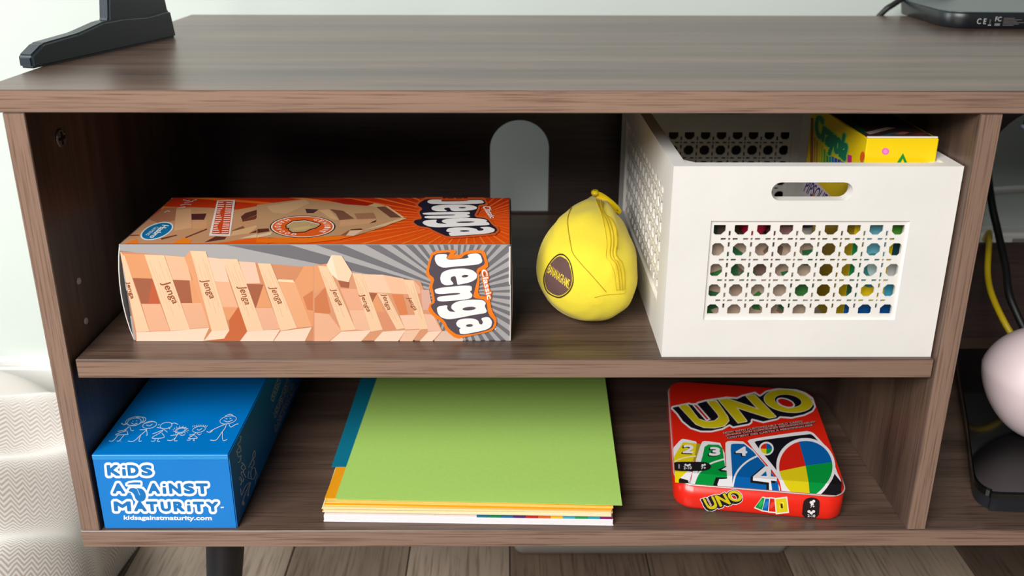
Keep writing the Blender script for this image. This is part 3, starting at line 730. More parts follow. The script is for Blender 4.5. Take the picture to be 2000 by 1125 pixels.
fig([[(420, 160), (432, 166)], [(468, 158), (486, 158)], [(400, 185), (440, 205), (490, 190)], [(375, 230), (320, 292), (330, 300)], [(365, 250), (300, 288), (215, 306)], [(385, 240), (400, 290), (440, 292)], [(330, 296), (180, 352), (358, 348)], [(340, 290), (360, 350)], [(225, 352), (150, 436), (92, 438)], [(308, 352), (240, 436), (268, 440), (200, 440)]])
head(660, 215, 100, 48); fig([[(612, 215), (660, 228), (700, 200)], [(590, 195), (700, 170), (740, 180)], [(615, 260), (612, 290), (535, 355)], [(612, 280), (520, 284)], [(618, 285), (625, 355), (610, 360)], [(535, 355), (440, 440), (355, 440)], [(535, 355), (510, 440), (548, 438)]])
head(890, 225, 84, 44); fig([[(800, 205), (780, 215)], [(960, 205), (1005, 190), (1060, 210)], [(840, 265), (760, 250)], [(850, 262), (830, 310), (690, 400), (860, 392), (830, 330)], [(840, 290), (760, 320), (700, 342)], [(860, 280), (910, 318)], [(735, 402), (730, 440), (680, 442)], [(790, 400), (770, 445), (805, 446)], [(920, 250), (945, 275)]])
head(1095, 292, 78, 40); head(1095, 292, 60, 28)
for k in range(14):
    t = 2*math.pi*k/14; a.stroke([(1095+88*math.cos(t), 290+44*math.sin(t)), (1095+112*math.cos(t+0.1), 290+60*math.sin(t+0.1))], 8, PW)
fig([[(1060, 335), (1020, 400)], [(1050, 350), (1000, 362), (950, 366)], [(1075, 345), (1110, 366), (1152, 352)], [(1020, 400), (960, 436), (905, 430)], [(1020, 400), (1005, 438), (1048, 440)]])
head(1350, 280, 92, 42)
for k in range(9): a.stroke([(1260+24*k, 250-12*math.sin(k*0.4)), (1268+25*k, 226-10*math.sin(k*0.4))], 8, PW)
fig([[(1320, 280), (1352, 292), (1392, 268)], [(1310, 322), (1280, 360)], [(1300, 340), (1250, 358), (1212, 360)], [(1320, 335), (1350, 356), (1386, 340)], [(1280, 360), (1200, 408), (1325, 404), (1290, 370)], [(1235, 408), (1220, 432), (1180, 432)], [(1290, 405), (1270, 438), (1292, 436)]])
head(1756, 150, 118, 52); fig([[(1720, 130), (1745, 138)], [(1775, 128), (1800, 132)], [(1695, 158), (1750, 178), (1820, 150)], [(1710, 100), (1780, 70), (1830, 92)], [(1730, 205), (1715, 260), (1670, 320)], [(1715, 210), (1600, 260), (1500, 312)], [(1455, 310), (1500, 325), (1540, 300)], [(1770, 215), (1795, 250), (1860, 215), (1900, 205)], [(1670, 320), (1590, 430), (1505, 432)], [(1675, 320), (1685, 436), (1745, 422)]], 10)
a.build('top_drawing', kb)
a = Art((KW+0.00005, 0, 0), (0, 1, 0), (0, 0, 1), (KD, KH), world=Mk); a.crop(440, 730, 3.631)
def figR(ss, w_=4.5):
    for s_ in ss: a.stroke(s_, w_, (220, 230, 242), len(s_) > 2)
figR([[(100, 445), (112, 445), (104, 480), (88, 500), (100, 520), (85, 540)], [(100, 505), (112, 540), (95, 560), (80, 545), (92, 590), (112, 580), (104, 620), (88, 630)], [(112, 630), (128, 640), (112, 665), (130, 690), (112, 700), (122, 730)], [(132, 640), (142, 670), (128, 690), (138, 720), (146, 735)], [(100, 730), (118, 750), (108, 790)], [(95, 740), (125, 765), (130, 740)], [(205, 545), (213, 560), (208, 590), (197, 600), (195, 575), (205, 545)], [(195, 600), (165, 665)], [(195, 605), (205, 625), (198, 650), (180, 665)],
 [(190, 670), (210, 668), (214, 700), (205, 740), (185, 745), (180, 700), (190, 670)], [(180, 745), (160, 735), (168, 690)], [(215, 690), (225, 725), (212, 760), (215, 780)], [(178, 770), (150, 830), (125, 900), (130, 930)], [(178, 775), (165, 830), (162, 862)], [(108, 815), (115, 862), (140, 800), (176, 768)]])
a.poly(ell(126, 918, 11, 16, 0, 12), (188, 200, 215)); a.poly(ell(161, 858, 7, 12, 0, 12), (188, 200, 215))
for t, q in (('KIDS', [(372, 35), (322, 180), (338, 195), (388, 60)]), ('AGAINST', [(440, 40), (338, 300), (352, 310), (465, 60)]), ('MATURITY', [(478, 70), (345, 390), (358, 405), (488, 110)])):
    v, tr = text2d(t); P_ = quad_map(v, q); a.loops(grow([tri_segs(P_, tr)], 5.0, 1.6), (206, 218, 234)); a.loops(grow([tri_segs(P_, tr)], 1.5, 1.2), (10, 84, 150))
a.text('kidsagainstmaturity.com', [(462, 300), (350, 475), (358, 482), (470, 318)], (196, 208, 226))
a.build('side_drawing', kb)

# ================================================================== stack of coloured paper (bottom middle)
PAP = {}
def paper(col):
    k = tuple(col)
    if k not in PAP: PAP[k] = mat('paper_%d_%d_%d' % k, col, 0.75, spec=0.25, noise=0.02, nscale=300)
    return PAP[k]
def sheet(name, x, y, rot, z, t, col, label, wav=0.0, group=None, wd=0.2159, ln=0.2794, edge=None):
    o = thing(name, label, 'paper', (x, y, 0), rot, group) if edge else None
    nx, ny = 14, 10; top, bot = [], []
    for j in range(ny+1):
        for i in range(nx+1):
            u, v_ = i/nx, j/ny
            dz = wav*(math.sin(u*5.2+x*40)*0.5+0.5)*max(0, 1-v_*3)
            top.append((u*wd, v_*ln, z+t-dz)); bot.append((u*wd, v_*ln, z-dz))
    n = len(top); f = []
    for j in range(ny):
        for i in range(nx):
            a_ = j*(nx+1)+i; q = (a_, a_+1, a_+nx+2, a_+nx+1); f.append(q); f.append(tuple(n+k for k in q[::-1]))
    for i in range(nx): f.append((i+1, i, n+i, n+i+1)); k = ny*(nx+1)+i; f.append((k, k+1, n+k+1, n+k))
    for j in range(ny): k = j*(nx+1); f.append((k, k+nx+1, n+k+nx+1, n+k)); k += nx; f.append((k+nx+1, k, n+k, n+k+nx+1))
    m_ = from_pd(name, top+bot, f, paper(col)); m_.location = (x, y, 0); m_.rotation_euler = (0, 0, rot)
    return tag(m_, label, 'paper', group)
bk = thing('paper_pad', 'thick white paper pad with rainbow colour tabs under the coloured sheets', 'paper pad', (0.1636, 0.0098, 0), -0.0235)
box('cover', (0, 0, 0), (0.2182, 0.279, 0.0008), paper((236, 232, 236)), bk, 0.0002)
box('page_block', (0.0004, 0.0002, 0.0008), (0.2178, 0.2785, 0.0058), paper((244, 242, 246)), bk, 0.0003)
tabs = [(30, 120, 150), (20, 140, 90), (40, 110, 160), (90, 50, 110), (200, 50, 40), (225, 110, 50), (245, 195, 50), (60, 180, 205), (30, 160, 90), (40, 170, 190), (140, 40, 110)]
for k, c_ in enumerate(tabs):
    x0 = 0.1155+k*0.00925; box('colour_tab', (x0, 0.0001, 0.0058), (x0+0.0091, 0.012, 0.0070), paper(c_), bk)
stack = [(250, 205, 150), (246, 226, 180), (250, 190, 110), (240, 232, 200), (252, 214, 160), (226, 226, 170), (248, 226, 190), (246, 212, 150), (236, 236, 196), (250, 200, 120), (244, 224, 150)]
pale_names = ['%s paper sheet, %s of the pale sheets above the white pad' % q for q in zip(('peach', 'cream', 'light orange', 'ivory', 'peach', 'pale green', 'cream', 'tan', 'pale green', 'light orange', 'pale yellow'),
    ('lowest', 'second from the bottom', 'third from the bottom', 'fourth from the bottom', 'fifth from the bottom', 'middle one', 'fifth from the top', 'fourth from the top', 'third from the top', 'second from the top', 'topmost'))]
for k, c_ in enumerate(stack):
    sheet('paper_sheet', 0.1640+0.0012*math.sin(k*2.1), 0.0112+0.0014*math.sin(k*1.3+1), -0.0235+0.005*math.sin(k*1.9), 0.00702+k*0.00056, 0.00050, c_, pale_names[k], group='pale sheets in the paper stack')
zt_ = 0.00702+len(stack)*0.00056
sheet('paper_sheet', 0.1645, 0.0125, -0.030, zt_+0.0001, 0.0007, (246, 170, 20), 'bright orange paper sheet showing at the left under the green sheet', 0.0, )
sheet('paper_sheet', 0.1655, 0.0138, -0.032, zt_+0.0009, 0.0004, (250, 214, 120), 'thin yellow paper sheet under the upper orange sheet')
sheet('paper_sheet', 0.1638, 0.0182, -0.045, zt_+0.0014, 0.0005, (244, 162, 16), 'upper orange paper sheet peeking out left of the green sheet')
sheet('paper_sheet', 0.1618, 0.0570, -0.012, zt_+0.0021, 0.0004, (0, 118, 146), 'teal blue paper sheet pushed back under the green sheet', ln=0.24)
sheet('paper_sheet', 0.1722, 0.0155, -0.036, zt_+0.0027, 0.0004, (180, 222, 112), 'lime green paper sheet on top of the paper stack', 0.0)

# ================================================================== card game tin (bottom right)
UW, UD, UZ, URIM = 0.1275, 0.1490, 0.0262, 0.0226
UROT = -0.135; UC = (0.5034, 0.0906)
ut = thing('card_game_tin', 'red hinged card game tin with big yellow letters lying flat on the bottom board', 'tin', (UC[0], UC[1], 0), UROT)
m_red = mat('red_tin_paint', (226, 36, 18), 0.28, coat=0.2); m_rim = mat('tin_rim_metal', (226, 220, 216), 0.3, metal=0.4)
def uring(il, ir, iF, ib, z, r=0.0145): return [(x, y, z) for x, y in rrect(-UW/2+il, -UD/2+iF, UW/2-ir, UD/2-ib, r, 7)]
o = loft('tin_body', [uring(.0015, .0015, .0015, .0015, 0.0), uring(.0002, .0002, .0002, .0002, 0.0016), uring(0, 0, 0, 0, 0.003), uring(0, 0, 0, 0, URIM-0.0006)], m_red, ut)
for p in o.data.polygons: p.use_smooth = len(p.vertices) == 4
LIPW = 0.0095
o = loft('tin_lid', [uring(0, 0, 0, 0, URIM-0.0006), uring(.0002, .0002, .0003, .0002, URIM+0.0004), uring(.0005, .0005, .0012, .0005, URIM+0.0009), uring(.0006, .0006, LIPW, .0006, UZ)], m_red, ut)
for p in o.data.polygons: p.use_smooth = False
rr_ = uring(-.0002, -.0002, -.0002, -.0002, URIM); rp = [Vector(p) for p in rr_]
rings = []
for i, p in enumerate(rp):
    d = (rp[(i+1) % len(rp)]-rp[i-1]).normalized(); nn = Vector((d.y, -d.x, 0))
    rings.append([p+nn*0.0006*math.cos(t)+Vector((0, 0, 0.0006*math.sin(t))) for t in (2*math.pi*k/6 for k in range(6))])
rings.append(rings[0]); loft('rolled_rim', rings, m_rim, ut, cap=False)
Mu = Matrix.Translation((UC[0], UC[1], 0)) @ Matrix.Rotation(UROT, 4, 'Z')
a = Art((-UW/2, -UD/2, UZ), (1, 0, 0), (0, 1, 0), (UW, UD), world=Mu); a.bend = (LIPW, (UZ-URIM-0.0009)/(LIPW-0.0012)); a.STEP = 4e-6
UWH, UBK, UYE, URD = (236, 232, 236), (22, 20, 30), (214, 196, 20), (204, 26, 18)
WHT = [(60, 330), (80, 300), (290, 258), (310, 268), (370, 265), (390, 250), (480, 225), (740, 185), (870, 195), (930, 165), (1090, 125), (1150, 165), (1230, 110), (1400, 75), (1560, 85), (1700, 130), (1800, 200), (1835, 310), (1800, 370), (1700, 420), (1540, 455), (1400, 445), (1370, 470), (1190, 510), (1060, 475), (1060, 505), (1020, 535), (820, 572), (780, 545), (700, 590), (560, 622), (430, 622), (300, 580), (200, 500), (130, 400)]
UU = [(160, 295), (265, 285), (400, 460), (500, 495), (600, 485), (655, 440), (640, 400), (510, 245), (620, 238), (755, 430), (770, 480), (720, 540), (600, 565), (470, 560), (370, 520), (290, 440)]
UN = [(650, 225), (755, 212), (1140, 345), (985, 180), (1085, 165), (1345, 430), (1265, 445), (860, 315), (990, 485), (885, 505)]
UHOLE = [(318, 275), (385, 280), (545, 462), (500, 482)]
def uno_logo(a, f, h, small=False):
    g_ = lambda l: [tuple(f(p)) for p in l]
    S = [loop_segs([g_(WHT)])]; k = h
    a.loops(grow(S, 0, 9*k), UWH); a.loops(grow(S, -20*k, 7*k), UBK)
    a.loops(grow([loop_segs([g_(UHOLE)])], 4*k, 6*k), UWH); a.loops(grow([loop_segs([g_(UHOLE)])], -12*k, 4*k), URD)
    Lt = [loop_segs([g_(UU)]), loop_segs([g_(UN)])]
    if not small: a.loops(grow(Lt, 9*k, 5*k), (232, 226, 180))
    O1, O2 = ell(1498, 240, 292, 132, 7, 48), ell(1495, 238, 180, 86, 8, 40)
    if not small: a.loops([g_(ell(1498, 240, 302, 141, 7, 48))], (232, 226, 180))
    a.loops([g_(O1)], UYE); a.poly(g_(chaikin(UU, 1)), UYE); a.poly(g_(UN), UYE)
    if not small: a.loops([g_(ell(1495, 238, 170, 79, 8, 40))], (232, 226, 180))
    a.poly(g_(ell(1495, 238, 164, 74, 8, 40)), UBK); a.poly(g_(ell(1465, 262, 118, 55, 18, 30)), UWH); a.poly(g_(ell(1465, 262, 98, 41, 18, 30)), URD)
a.crop(1300, 745, 6.25); uno_logo(a, lambda p: p, 1.0)
for q in ([(700, 622), (1668, 480), (1675, 500), (705, 645)], [(735, 652), (1828, 486), (1835, 508), (742, 676)], [(746, 682), (1800, 520), (1805, 545), (752, 706)]): a.poly(q, (64, 8, 10))
for t, q in (('NOW WITH CUSTOMIZABLE WILD CARDS', [(706, 642), (1672, 497), (1666, 477), (700, 620)]), ('\u00a1AHORA CON COMODINES PERSONALIZABLES!', [(740, 672), (1830, 506), (1824, 484), (734, 649)]), ('CONTIENT DES CARTES \u00c0 PERSONNALISER', [(752, 703), (1802, 541), (1796, 518), (746, 678)])):
    a.text(t, q, (206, 190, 186), 0.01)
a.build('logo_lettering', ut, INK_TIN)
a.lay = 60; a.crop(1300, 850, 5.714)
Y2, G2, B2, R2 = (226, 206, 24), (6, 150, 62), (8, 96, 170), (214, 34, 22)
a.poly(chaikin([(170, 50), (200, 42), (370, 80), (345, 260), (300, 320), (262, 620), (70, 560), (70, 160)], 1), UWH); a.poly([(195, 80), (345, 95), (330, 210), (300, 300), (250, 480), (255, 610), (100, 570), (78, 480), (78, 300), (100, 230)], Y2)
a.poly([(345, 95), (392, 102), (340, 280), (300, 300), (330, 210)], (168, 150, 40)); a.stroke([(80, 310), (150, 272), (240, 248), (338, 236)], 14, (240, 232, 170), True)
def num(t, q, sh=12):
    s_ = np.array(q)+np.array([-sh, sh*0.6]); v, tr = text2d(t, 0.0)
    a.loops(grow([tri_segs(quad_map(v, s_), tr)], 9, 4), (24, 22, 24)); a.loops(grow([tri_segs(quad_map(v, q), tr)], 6, 4), UWH)
num('2', [(196, 196), (300, 200), (326, 118), (206, 112)])
a.poly([(150, 470), (250, 405), (300, 400), (262, 520), (150, 500)], (30, 28, 30)); a.poly([(165, 460), (250, 405), (300, 412), (260, 505), (255, 480)], UWH)
a.poly(chaikin([(400, 80), (440, 65), (650, 95), (690, 640), (250, 630), (330, 300)], 1), UWH); a.poly(chaikin([(440, 105), (630, 110), (655, 300), (690, 480), (690, 640), (290, 635), (410, 250)], 1), G2)
num('3', [(490, 225), (604, 228), (604, 144), (500, 140)]); a.stroke([(300, 560), (350, 450), (430, 370), (520, 312), (660, 268)], 18, UWH, True)
a.poly([(580, 390), (690, 340), (690, 410), (620, 410)], (26, 24, 26)); a.poly([(620, 390), (690, 350), (690, 400)], UWH); a.poly([(535, 520), (560, 465), (700, 470), (700, 600), (620, 612), (560, 580)], (26, 24, 26)); a.poly([(580, 520), (600, 480), (700, 478), (700, 580), (640, 600), (600, 570)], UWH)
a.poly(chaikin([(660, 95), (700, 65), (905, 75), (1262, 520), (1310, 680), (700, 660)], 1), UWH); a.poly(chaikin([(722, 108), (760, 98), (905, 102), (1250, 500), (1290, 660), (752, 650), (742, 420)], 1), B2)
num('4', [(786, 226), (905, 228), (905, 138), (790, 134)]); a.stroke([(1030, 232), (920, 290), (830, 370), (770, 470), (742, 600), (738, 650)], 20, UWH, True)
B4 = [(975, 465), (1110, 350), (1175, 350), (1175, 462), (1245, 470), (1240, 510), (1175, 505), (1200, 610), (1160, 612), (1155, 520), (975, 500)]
a.loops(grow([loop_segs([[(x-22, y+10) for x, y in B4]])], 6, 6), (26, 24, 26)); a.poly(B4, UWH); a.poly([(1060, 458), (1120, 405), (1130, 460)], B2)
a.poly(chaikin([(905, 75), (950, 45), (1560, -45), (1640, -30), (1700, 30), (1850, 200), (1905, 400), (1962, 520), (1962, 600), (1800, 680), (1330, 680), (1262, 480)], 1), UWH)
a.poly(chaikin([(985, 85), (1020, 65), (1600, -10), (1640, 0), (1722, 90), (1740, 300), (1310, 520), (1245, 400)], 1), UBK); a.poly([(1880, 430), (1962, 530), (1962, 620), (1740, 690), (1700, 600)], (26, 24, 28))
a.poly(ell(1564, 352, 330, 316, 12, 56), UWH)
cq_ = (1562, 346); E_ = [(1564+298*math.cos(t), 356+288*math.sin(t)) for t in (2*math.pi*k/72 for k in range(72))]
def sector(cx_, cy_, ring, angs, cols):
    for k in range(4):
        i0, i1 = angs[k], angs[(k+1) % 4]; i1 = i1 if i1 > i0 else i1+len(ring)
        a.poly([(cx_, cy_)]+[ring[i % len(ring)] for i in range(i0, i1+1)], cols[k])
sector(*cq_, E_, [70, 16, 34, 51], [G2, Y2, R2, B2])
r_ = ell(1124, 154, 82, 76, 0, 32); a.poly(r_, UWH); sector(1124, 156, ell(1124, 155, 64, 58, 0, 32), [0, 8, 16, 24], [G2, Y2, R2, B2])
a.poly(chaikin([(60, 300), (430, 300), (495, 325), (510, 355), (490, 385), (430, 405), (60, 405)], 2), (30, 28, 30))
a.text('2-10', [(200, 385), (290, 385), (290, 352), (200, 352)], UWH, 0.02); a.text('7+', [(395, 385), (450, 385), (450, 355), (395, 355)], UWH, 0.02)
for x, y in ((222, 335), (268, 335), (246, 344), (412, 340), (436, 335)): a.poly(ell(x, y, 13, 12, 0, 10), UWH)
a.stroke([(150, 330), (150, 378)], 16, (160, 158, 158))
a.build('lid_cards_artwork', ut, INK_TIN)
a = Art((-UW/2, -UD/2-0.0001, 0), (1, 0, 0), (0, 0, 1), (UW, URIM), world=Mu); a.crop(1300, 850, 5.714); a.clip = False
uno_logo(a, lambda p: (382+(p[0]-60)*0.272, 606+(p[1]-75)*0.45), 0.33, True)
for q, c_ in (([(1080, 685), (1112, 690), (1080, 850), (985, 812)], G2), ([(1112, 693), (1162, 695), (1147, 860), (1070, 848)], B2), ([(1160, 690), (1217, 695), (1235, 870), (1143, 862)], R2), ([(1213, 700), (1357, 684), (1378, 866), (1230, 882)], Y2)):
    a.poly(q, (240, 234, 226)); cqx = np.mean(q, axis=0); a.poly([tuple(cqx+(np.array(p)-cqx)*0.84) for p in q], c_)
    a.poly(ell(cqx[0], cqx[1], 20, 42, 25, 20), lum(c_, 30))
a.text('1', [(1285, 815), (1310, 812), (1305, 760), (1280, 762)], (60, 50, 20), 0.02)
a.poly(chaikin([(1518, 918), (1535, 740), (1570, 705), (1630, 690), (1690, 705), (1722, 740), (1708, 925)], 1), (34, 26, 28))
a.text('7+', [(1612, 808), (1662, 808), (1664, 780), (1614, 780)], UWH, 0.02); a.text('2-10', [(1582, 912), (1668, 916), (1670, 884), (1584, 880)], UWH, 0.02)
for x, y in ((1624, 748), (1652, 735), (1636, 765), (1600, 850), (1650, 850), (1625, 866)): a.poly(ell(x, y, 18, 16, 0, 12), UWH)
a.build('front_print', ut, INK_TIN)

# ================================================================== yellow banana-shaped zip pouch (upper shelf)
po = thing('zip_pouch', 'yellow fabric banana-shaped zip pouch with brown oval patch beside the white crate', 'pouch', (0.365, 0.09, ZS))
m_yel = mat('yellow_canvas', (238, 218, 60), 0.8, spec=0.2, bump=0.25, bscale=1800, sheen=0.15)
sec = [(.0355, .366, .030, .004, .004), (.0385, .366, .0305, .016, .015), (.044, .3655, .0315, .0255, .024), (.055, .364, .034, .0335, .0315), (.070, .3625, .0365, .0378, .0362), (.090, .3640, .0388, .0372, .0386), (.110, .3668, .0428, .0315, .0350),
       (.128, .3708, .0490, .0225, .0265), (.144, .3750, .0565, .0140, .0165), (.156, .3772, .0610, .0080, .0095), (.163, .3783, .0630, .0045, .0050), (.1655, .3788, .0635, .0015, .002)]
cs = catmull(sec, 5); rings = []; NP = 72
for k, (Y_, cx_, cz_, rx_, rz_) in enumerate(cs):
    ring = []
    for i in range(NP):
        t = 2*math.pi*i/NP; x, z = math.cos(t), math.sin(t)
        fl_ = 1.0-0.06*max(0, -z)**3
        wr = 1+0.012*math.sin(5*t+k*0.5)*math.sin(k*0.32)+0.014*math.sin(k*0.62+2.2*math.cos(t))*max(0, z)+0.010*math.sin(9*t+1.3*k*0.4)
        ridge = 1+0.05*math.exp(-((t-1.05)/0.12)**2)+0.025*math.exp(-((t-2.25)/0.07)**2)
        ring.append((cx_+rx_*x*wr*ridge-0.365, Y_-0.09, max(cz_+rz_*z*fl_*wr*ridge, 0.0)))
    rings.append(ring)
bag = loft('bag', rings, m_yel, po)
bvh = BVHTree.FromPolygons([tuple(v.co) for v in bag.data.vertices], [tuple(p.vertices) for p in bag.data.polygons])
org = Vector(CP)-Vector((0.365, 0.09, ZS))
def cast(p, off):
    u, v = 1040+p[0]/3.514, 340+p[1]/3.514
    d = Vector(ray(u, v)).normalized(); h = bvh.ray_cast(org, d)
    if h[0] is None:
        h = bvh.find_nearest(org+d*0.74); return h[0]+h[1]*off
    n_ = h[1] if h[1].dot(d) < 0 else -h[1]
    return h[0]+n_*off
def drape(name, V, Tt, off, m, par=None):
    o = from_pd(name, [cast(p, off) for p in V], Tt, m, par or po, True); return o
def drape_stroke(name, pts, w_, off, m, par=None):
    P = [np.array(p) for p in catmull(pts, 8)]; V, Tt = [], []
    for i, p in enumerate(P):
        d = P[min(i+1, len(P)-1)]-P[max(i-1, 0)]; n_ = np.array([-d[1], d[0]])/max(np.hypot(*d), 1e-9)*w_/2
        V += [p+n_, p, p-n_]
        if i: k = 3*i; Tt += [(k-3, k-2, k+1, k), (k-2, k-1, k+2, k+1)]
    V3 = [cast(p, off) for p in V]
    for i in range(1, len(V3), 3): V3[i] = V3[i]+(V3[i]-Vector((0, 0, 0.036))).normalized()*0.0004
    return from_pd(name, V3, Tt, m, par or po, True)
m_seam = mat('dark_yellow_thread', (186, 156, 20), 0.85); m_zip = mat('zip_tape_yellow', (236, 210, 44), 0.75, bump=0.4, bscale=1500); m_brown = mat('brown_patch', (98, 70, 66), 0.8, bump=0.2, bscale=2000); m_dbrown = mat('dark_brown_stitch', (58, 38, 32), 0.85)
ZL = [(430, 172), (456, 250), (481, 330), (500, 420), (505, 500), (502, 575), (532, 610), (556, 690), (570, 795)]
ZR = [(484, 200), (482, 268), (540, 315), (570, 380), (577, 470), (572, 560), (608, 610), (626, 690), (628, 790)]
V, Tt = [], []
zl, zr = catmull(ZL, 6), catmull(ZR, 6)
for i, (p, q) in enumerate(zip(zl, zr)):
    for s_ in range(5): V.append(p+(q-p)*s_/4)
    if i:
        for s_ in range(4): k = 5*i+s_; Tt.append((k-5, k-4, k+1, k))
zt_o = drape('zip_tape', V, Tt, 0.0006, m_zip)
mid = [tuple((p+q)/2+np.array([-6, 0])) for p, q in zip(zl[::4], zr[::4])]; mid2 = [tuple((p+q)/2+np.array([12, 0])) for p, q in zip(zl[::4], zr[::4])]
drape_stroke('zip_teeth', mid, 5, 0.0011, m_seam, zt_o); drape_stroke('zip_teeth', mid2, 5, 0.0011, m_seam, zt_o); drape_stroke('seam', ZR, 5, 0.0010, m_seam); drape_stroke('seam', ZL, 4, 0.0010, m_zip)
drape_stroke('seam', [(268, 232), (244, 300), (246, 380), (262, 480), (278, 545), (332, 615), (405, 695), (502, 806)], 5.5, 0.0006, m_seam)
drape_stroke('seam', [(420, 842), (520, 822), (618, 815), (628, 790)], 3.5, 0.0006, m_zip)
EGG = [(108, 640), (150, 582), (200, 556), (246, 592), (270, 660), (276, 740), (248, 802), (190, 838), (130, 820), (96, 780), (86, 710)]
eg = catmull(EGG, 6, True); ec = np.mean(eg, axis=0)
def egg(name, sc0, sc1, off, m):
    V, Tt = [], []; n_ = len(eg); R_ = 5
    for r in range(R_+1):
        s_ = sc0+(sc1-sc0)*r/R_; V += [ec+(p-ec)*s_ for p in eg]
        if r:
            for i in range(n_): Tt.append(((r-1)*n_+i, (r-1)*n_+(i+1) % n_, r*n_+(i+1) % n_, r*n_+i))
    return drape(name, V, Tt, off, m)
pt_ = egg('patch', 0.01, 0.93, 0.0010, m_brown); egg('patch_stitching', 1.0, 1.06, 0.0008, m_dbrown)
v, tr = text2d('BANANAGRAMS.', 0.012)
drape('patch_lettering', quad_map(v, [(112, 676), (252, 786), (268, 728), (128, 622)]), tr, 0.0016, mat('yellow_thread', (236, 208, 60), 0.8), pt_)
drape('brown_end', [(600, 992), (625, 965), (655, 942), (668, 950), (650, 985), (606, 1012)], [(0, 1, 4, 5), (1, 2, 3, 4)], 0.0012, m_brown)
drape('brown_end', [(682, 870), (690, 838), (696, 845), (686, 905)], [(0, 1, 2, 3)], 0.0012, m_brown)
# zip pull tab hanging from the tail end
pc = Vector((0.3835-0.365, 0.1340-0.09, 0.2118-ZS)); du = Vector((0.0214, -0.004, -0.0169)).normalized(); dv = Vector((0.55, -0.55, 0.62)); dv = (dv-du*dv.dot(du)).normalized()
tabp = ell(0, 0, 0.0135, 0.0042, 0, 32); tabi = ell(0.0098, 0, 0.0013, 0.0011, 0, 12)
Mt = Matrix.Identity(4); dn = du.cross(dv)
for i in range(3): Mt[i][0] = du[i]; Mt[i][1] = dv[i]; Mt[i][2] = dn[i]; Mt[i][3] = pc[i]
plate('zip_pull', tabp, [tabi], 0.0016, Mt, mat('yellow_plastic', (232, 204, 24), 0.4), po)
cyl('zip_slider', tuple(pc-du*0.0135), 0.0032, 0.004, MATS['yellow_plastic'], po, 16, 0.0008)

# ================================================================== white crate with cane lattice (upper shelf right)
CX0, CY0, CW, CD, CH, CT = 0.4098, 0.0056, 0.1884, 0.262, 0.1385, 0.009
cr = thing('lattice_crate', 'white wooden crate with cane lattice panels and oval handle slot', 'crate', (CX0, CY0, ZS))
m_wht = mat('whitewashed_wood', (232, 230, 226), 0.6, noise=0.025, nscale=18, bump=0.15, bscale=120)
m_lat = mat('white_lattice', (236, 233, 228), 0.6, noise=0.02, nscale=60)
SLOT = rrect(0.0650, 0.1150, 0.1183, 0.1276, 0.0062, 6); OPN = [(0.0270, 0.0285), (0.1590, 0.0285), (0.1590, 0.1008), (0.0270, 0.1008)]
def lattice(name, w_, h_, x0, z0, M, parent):
    """cane-weave plate: octagons and little slots, clipped by the frame"""
    r = 0.0046; P_ = 0.0150; holes = []; cl = (0.0035, 0.0048, w_-0.0033, h_-0.0043)
    ncol, nrow = int(w_/P_)+2, int(h_/P_)+2
    for i in range(ncol):
        for j in range(nrow):
            x, z = x0+i*P_, z0+j*P_; k = r*0.42
            o_ = clip_poly([(x-r, z-k), (x-k, z-r), (x+k, z-r), (x+r, z-k), (x+r, z+k), (x+k, z+r), (x-k, z+r), (x-r, z+k)], cl)
            if len(o_) > 2: holes.append(o_)
            mx_, mz_ = x+P_/2, z+P_/2; s_, l_ = 0.00075, 0.0018
            for q in ([(mx_-s_, mz_-s_), (mx_+s_, mz_+s_)], [(mx_-s_, z-0.0035-l_), (mx_+s_, z-0.0035+l_)], [(mx_-s_, z+0.0035-l_), (mx_+s_, z+0.0035+l_)], [(x-0.0035-l_, mz_-s_), (x-0.0035+l_, mz_+s_)], [(x+0.0035-l_, mz_-s_), (x+0.0035+l_, mz_+s_)]):
                (a0, b0), (a1, b1) = q
                if a0 > cl[0]+0.001 and b0 > cl[1]+0.001 and a1 < cl[2]-0.001 and b1 < cl[3]-0.001: holes.append([(a0, b0), (a1, b0), (a1, b1), (a0, b1)])
    return plate(name, [(0, 0), (w_, 0), (w_, h_), (0, h_)], holes, 0.0013, M, m_lat, parent)
Mf = frame_mat((0, 0, 0), (1, 0, 0), (0, 0, 1))
p1 = plate('front_panel', [(0, 0), (CW, 0), (CW, CH), (0, CH)], [OPN, SLOT], CT, Mf, m_wht, cr)
lattice('lattice', 0.1320+0.002, 0.0723+0.002, 0.0330-0.026, 0.0350-0.0275, frame_mat((0.026, 0.0014, 0.0275), (1, 0, 0), (0, 0, 1)), p1)
p2 = plate('back_panel', [(0, 0), (CW, 0), (CW, CH), (0, CH)], [OPN, SLOT], CT, frame_mat((0, CD-CT, 0), (1, 0, 0), (0, 0, 1)), m_wht, cr)
lattice('lattice', 0.1340, 0.0743, 0.0070, 0.0075, frame_mat((0.026, CD-CT+0.0022, 0.0275), (1, 0, 0), (0, 0, 1)), p2)
SW = CD-2*CT; OPS = [(0.022, 0.0285), (SW-0.022, 0.0285), (SW-0.022, 0.1140), (0.022, 0.1140)]
for nm, M_, Ml in (('side_panel', frame_mat((0, CD-CT, 0), (0, -1, 0), (0, 0, 1)), frame_mat((0.0022, CD-CT-0.021, 0.0275), (0, -1, 0), (0, 0, 1))), ('side_panel', frame_mat((CW, CT, 0), (0, 1, 0), (0, 0, 1)), frame_mat((CW-0.0022, CT+0.021, 0.0275), (0, 1, 0), (0, 0, 1)))):
    p3 = plate(nm, [(0, 0), (SW, 0), (SW, CH), (0, CH)], [OPS], CT, M_, m_wht, cr)
    lattice('lattice', SW-0.042, 0.0875, 0.0070, 0.0075, Ml, p3)
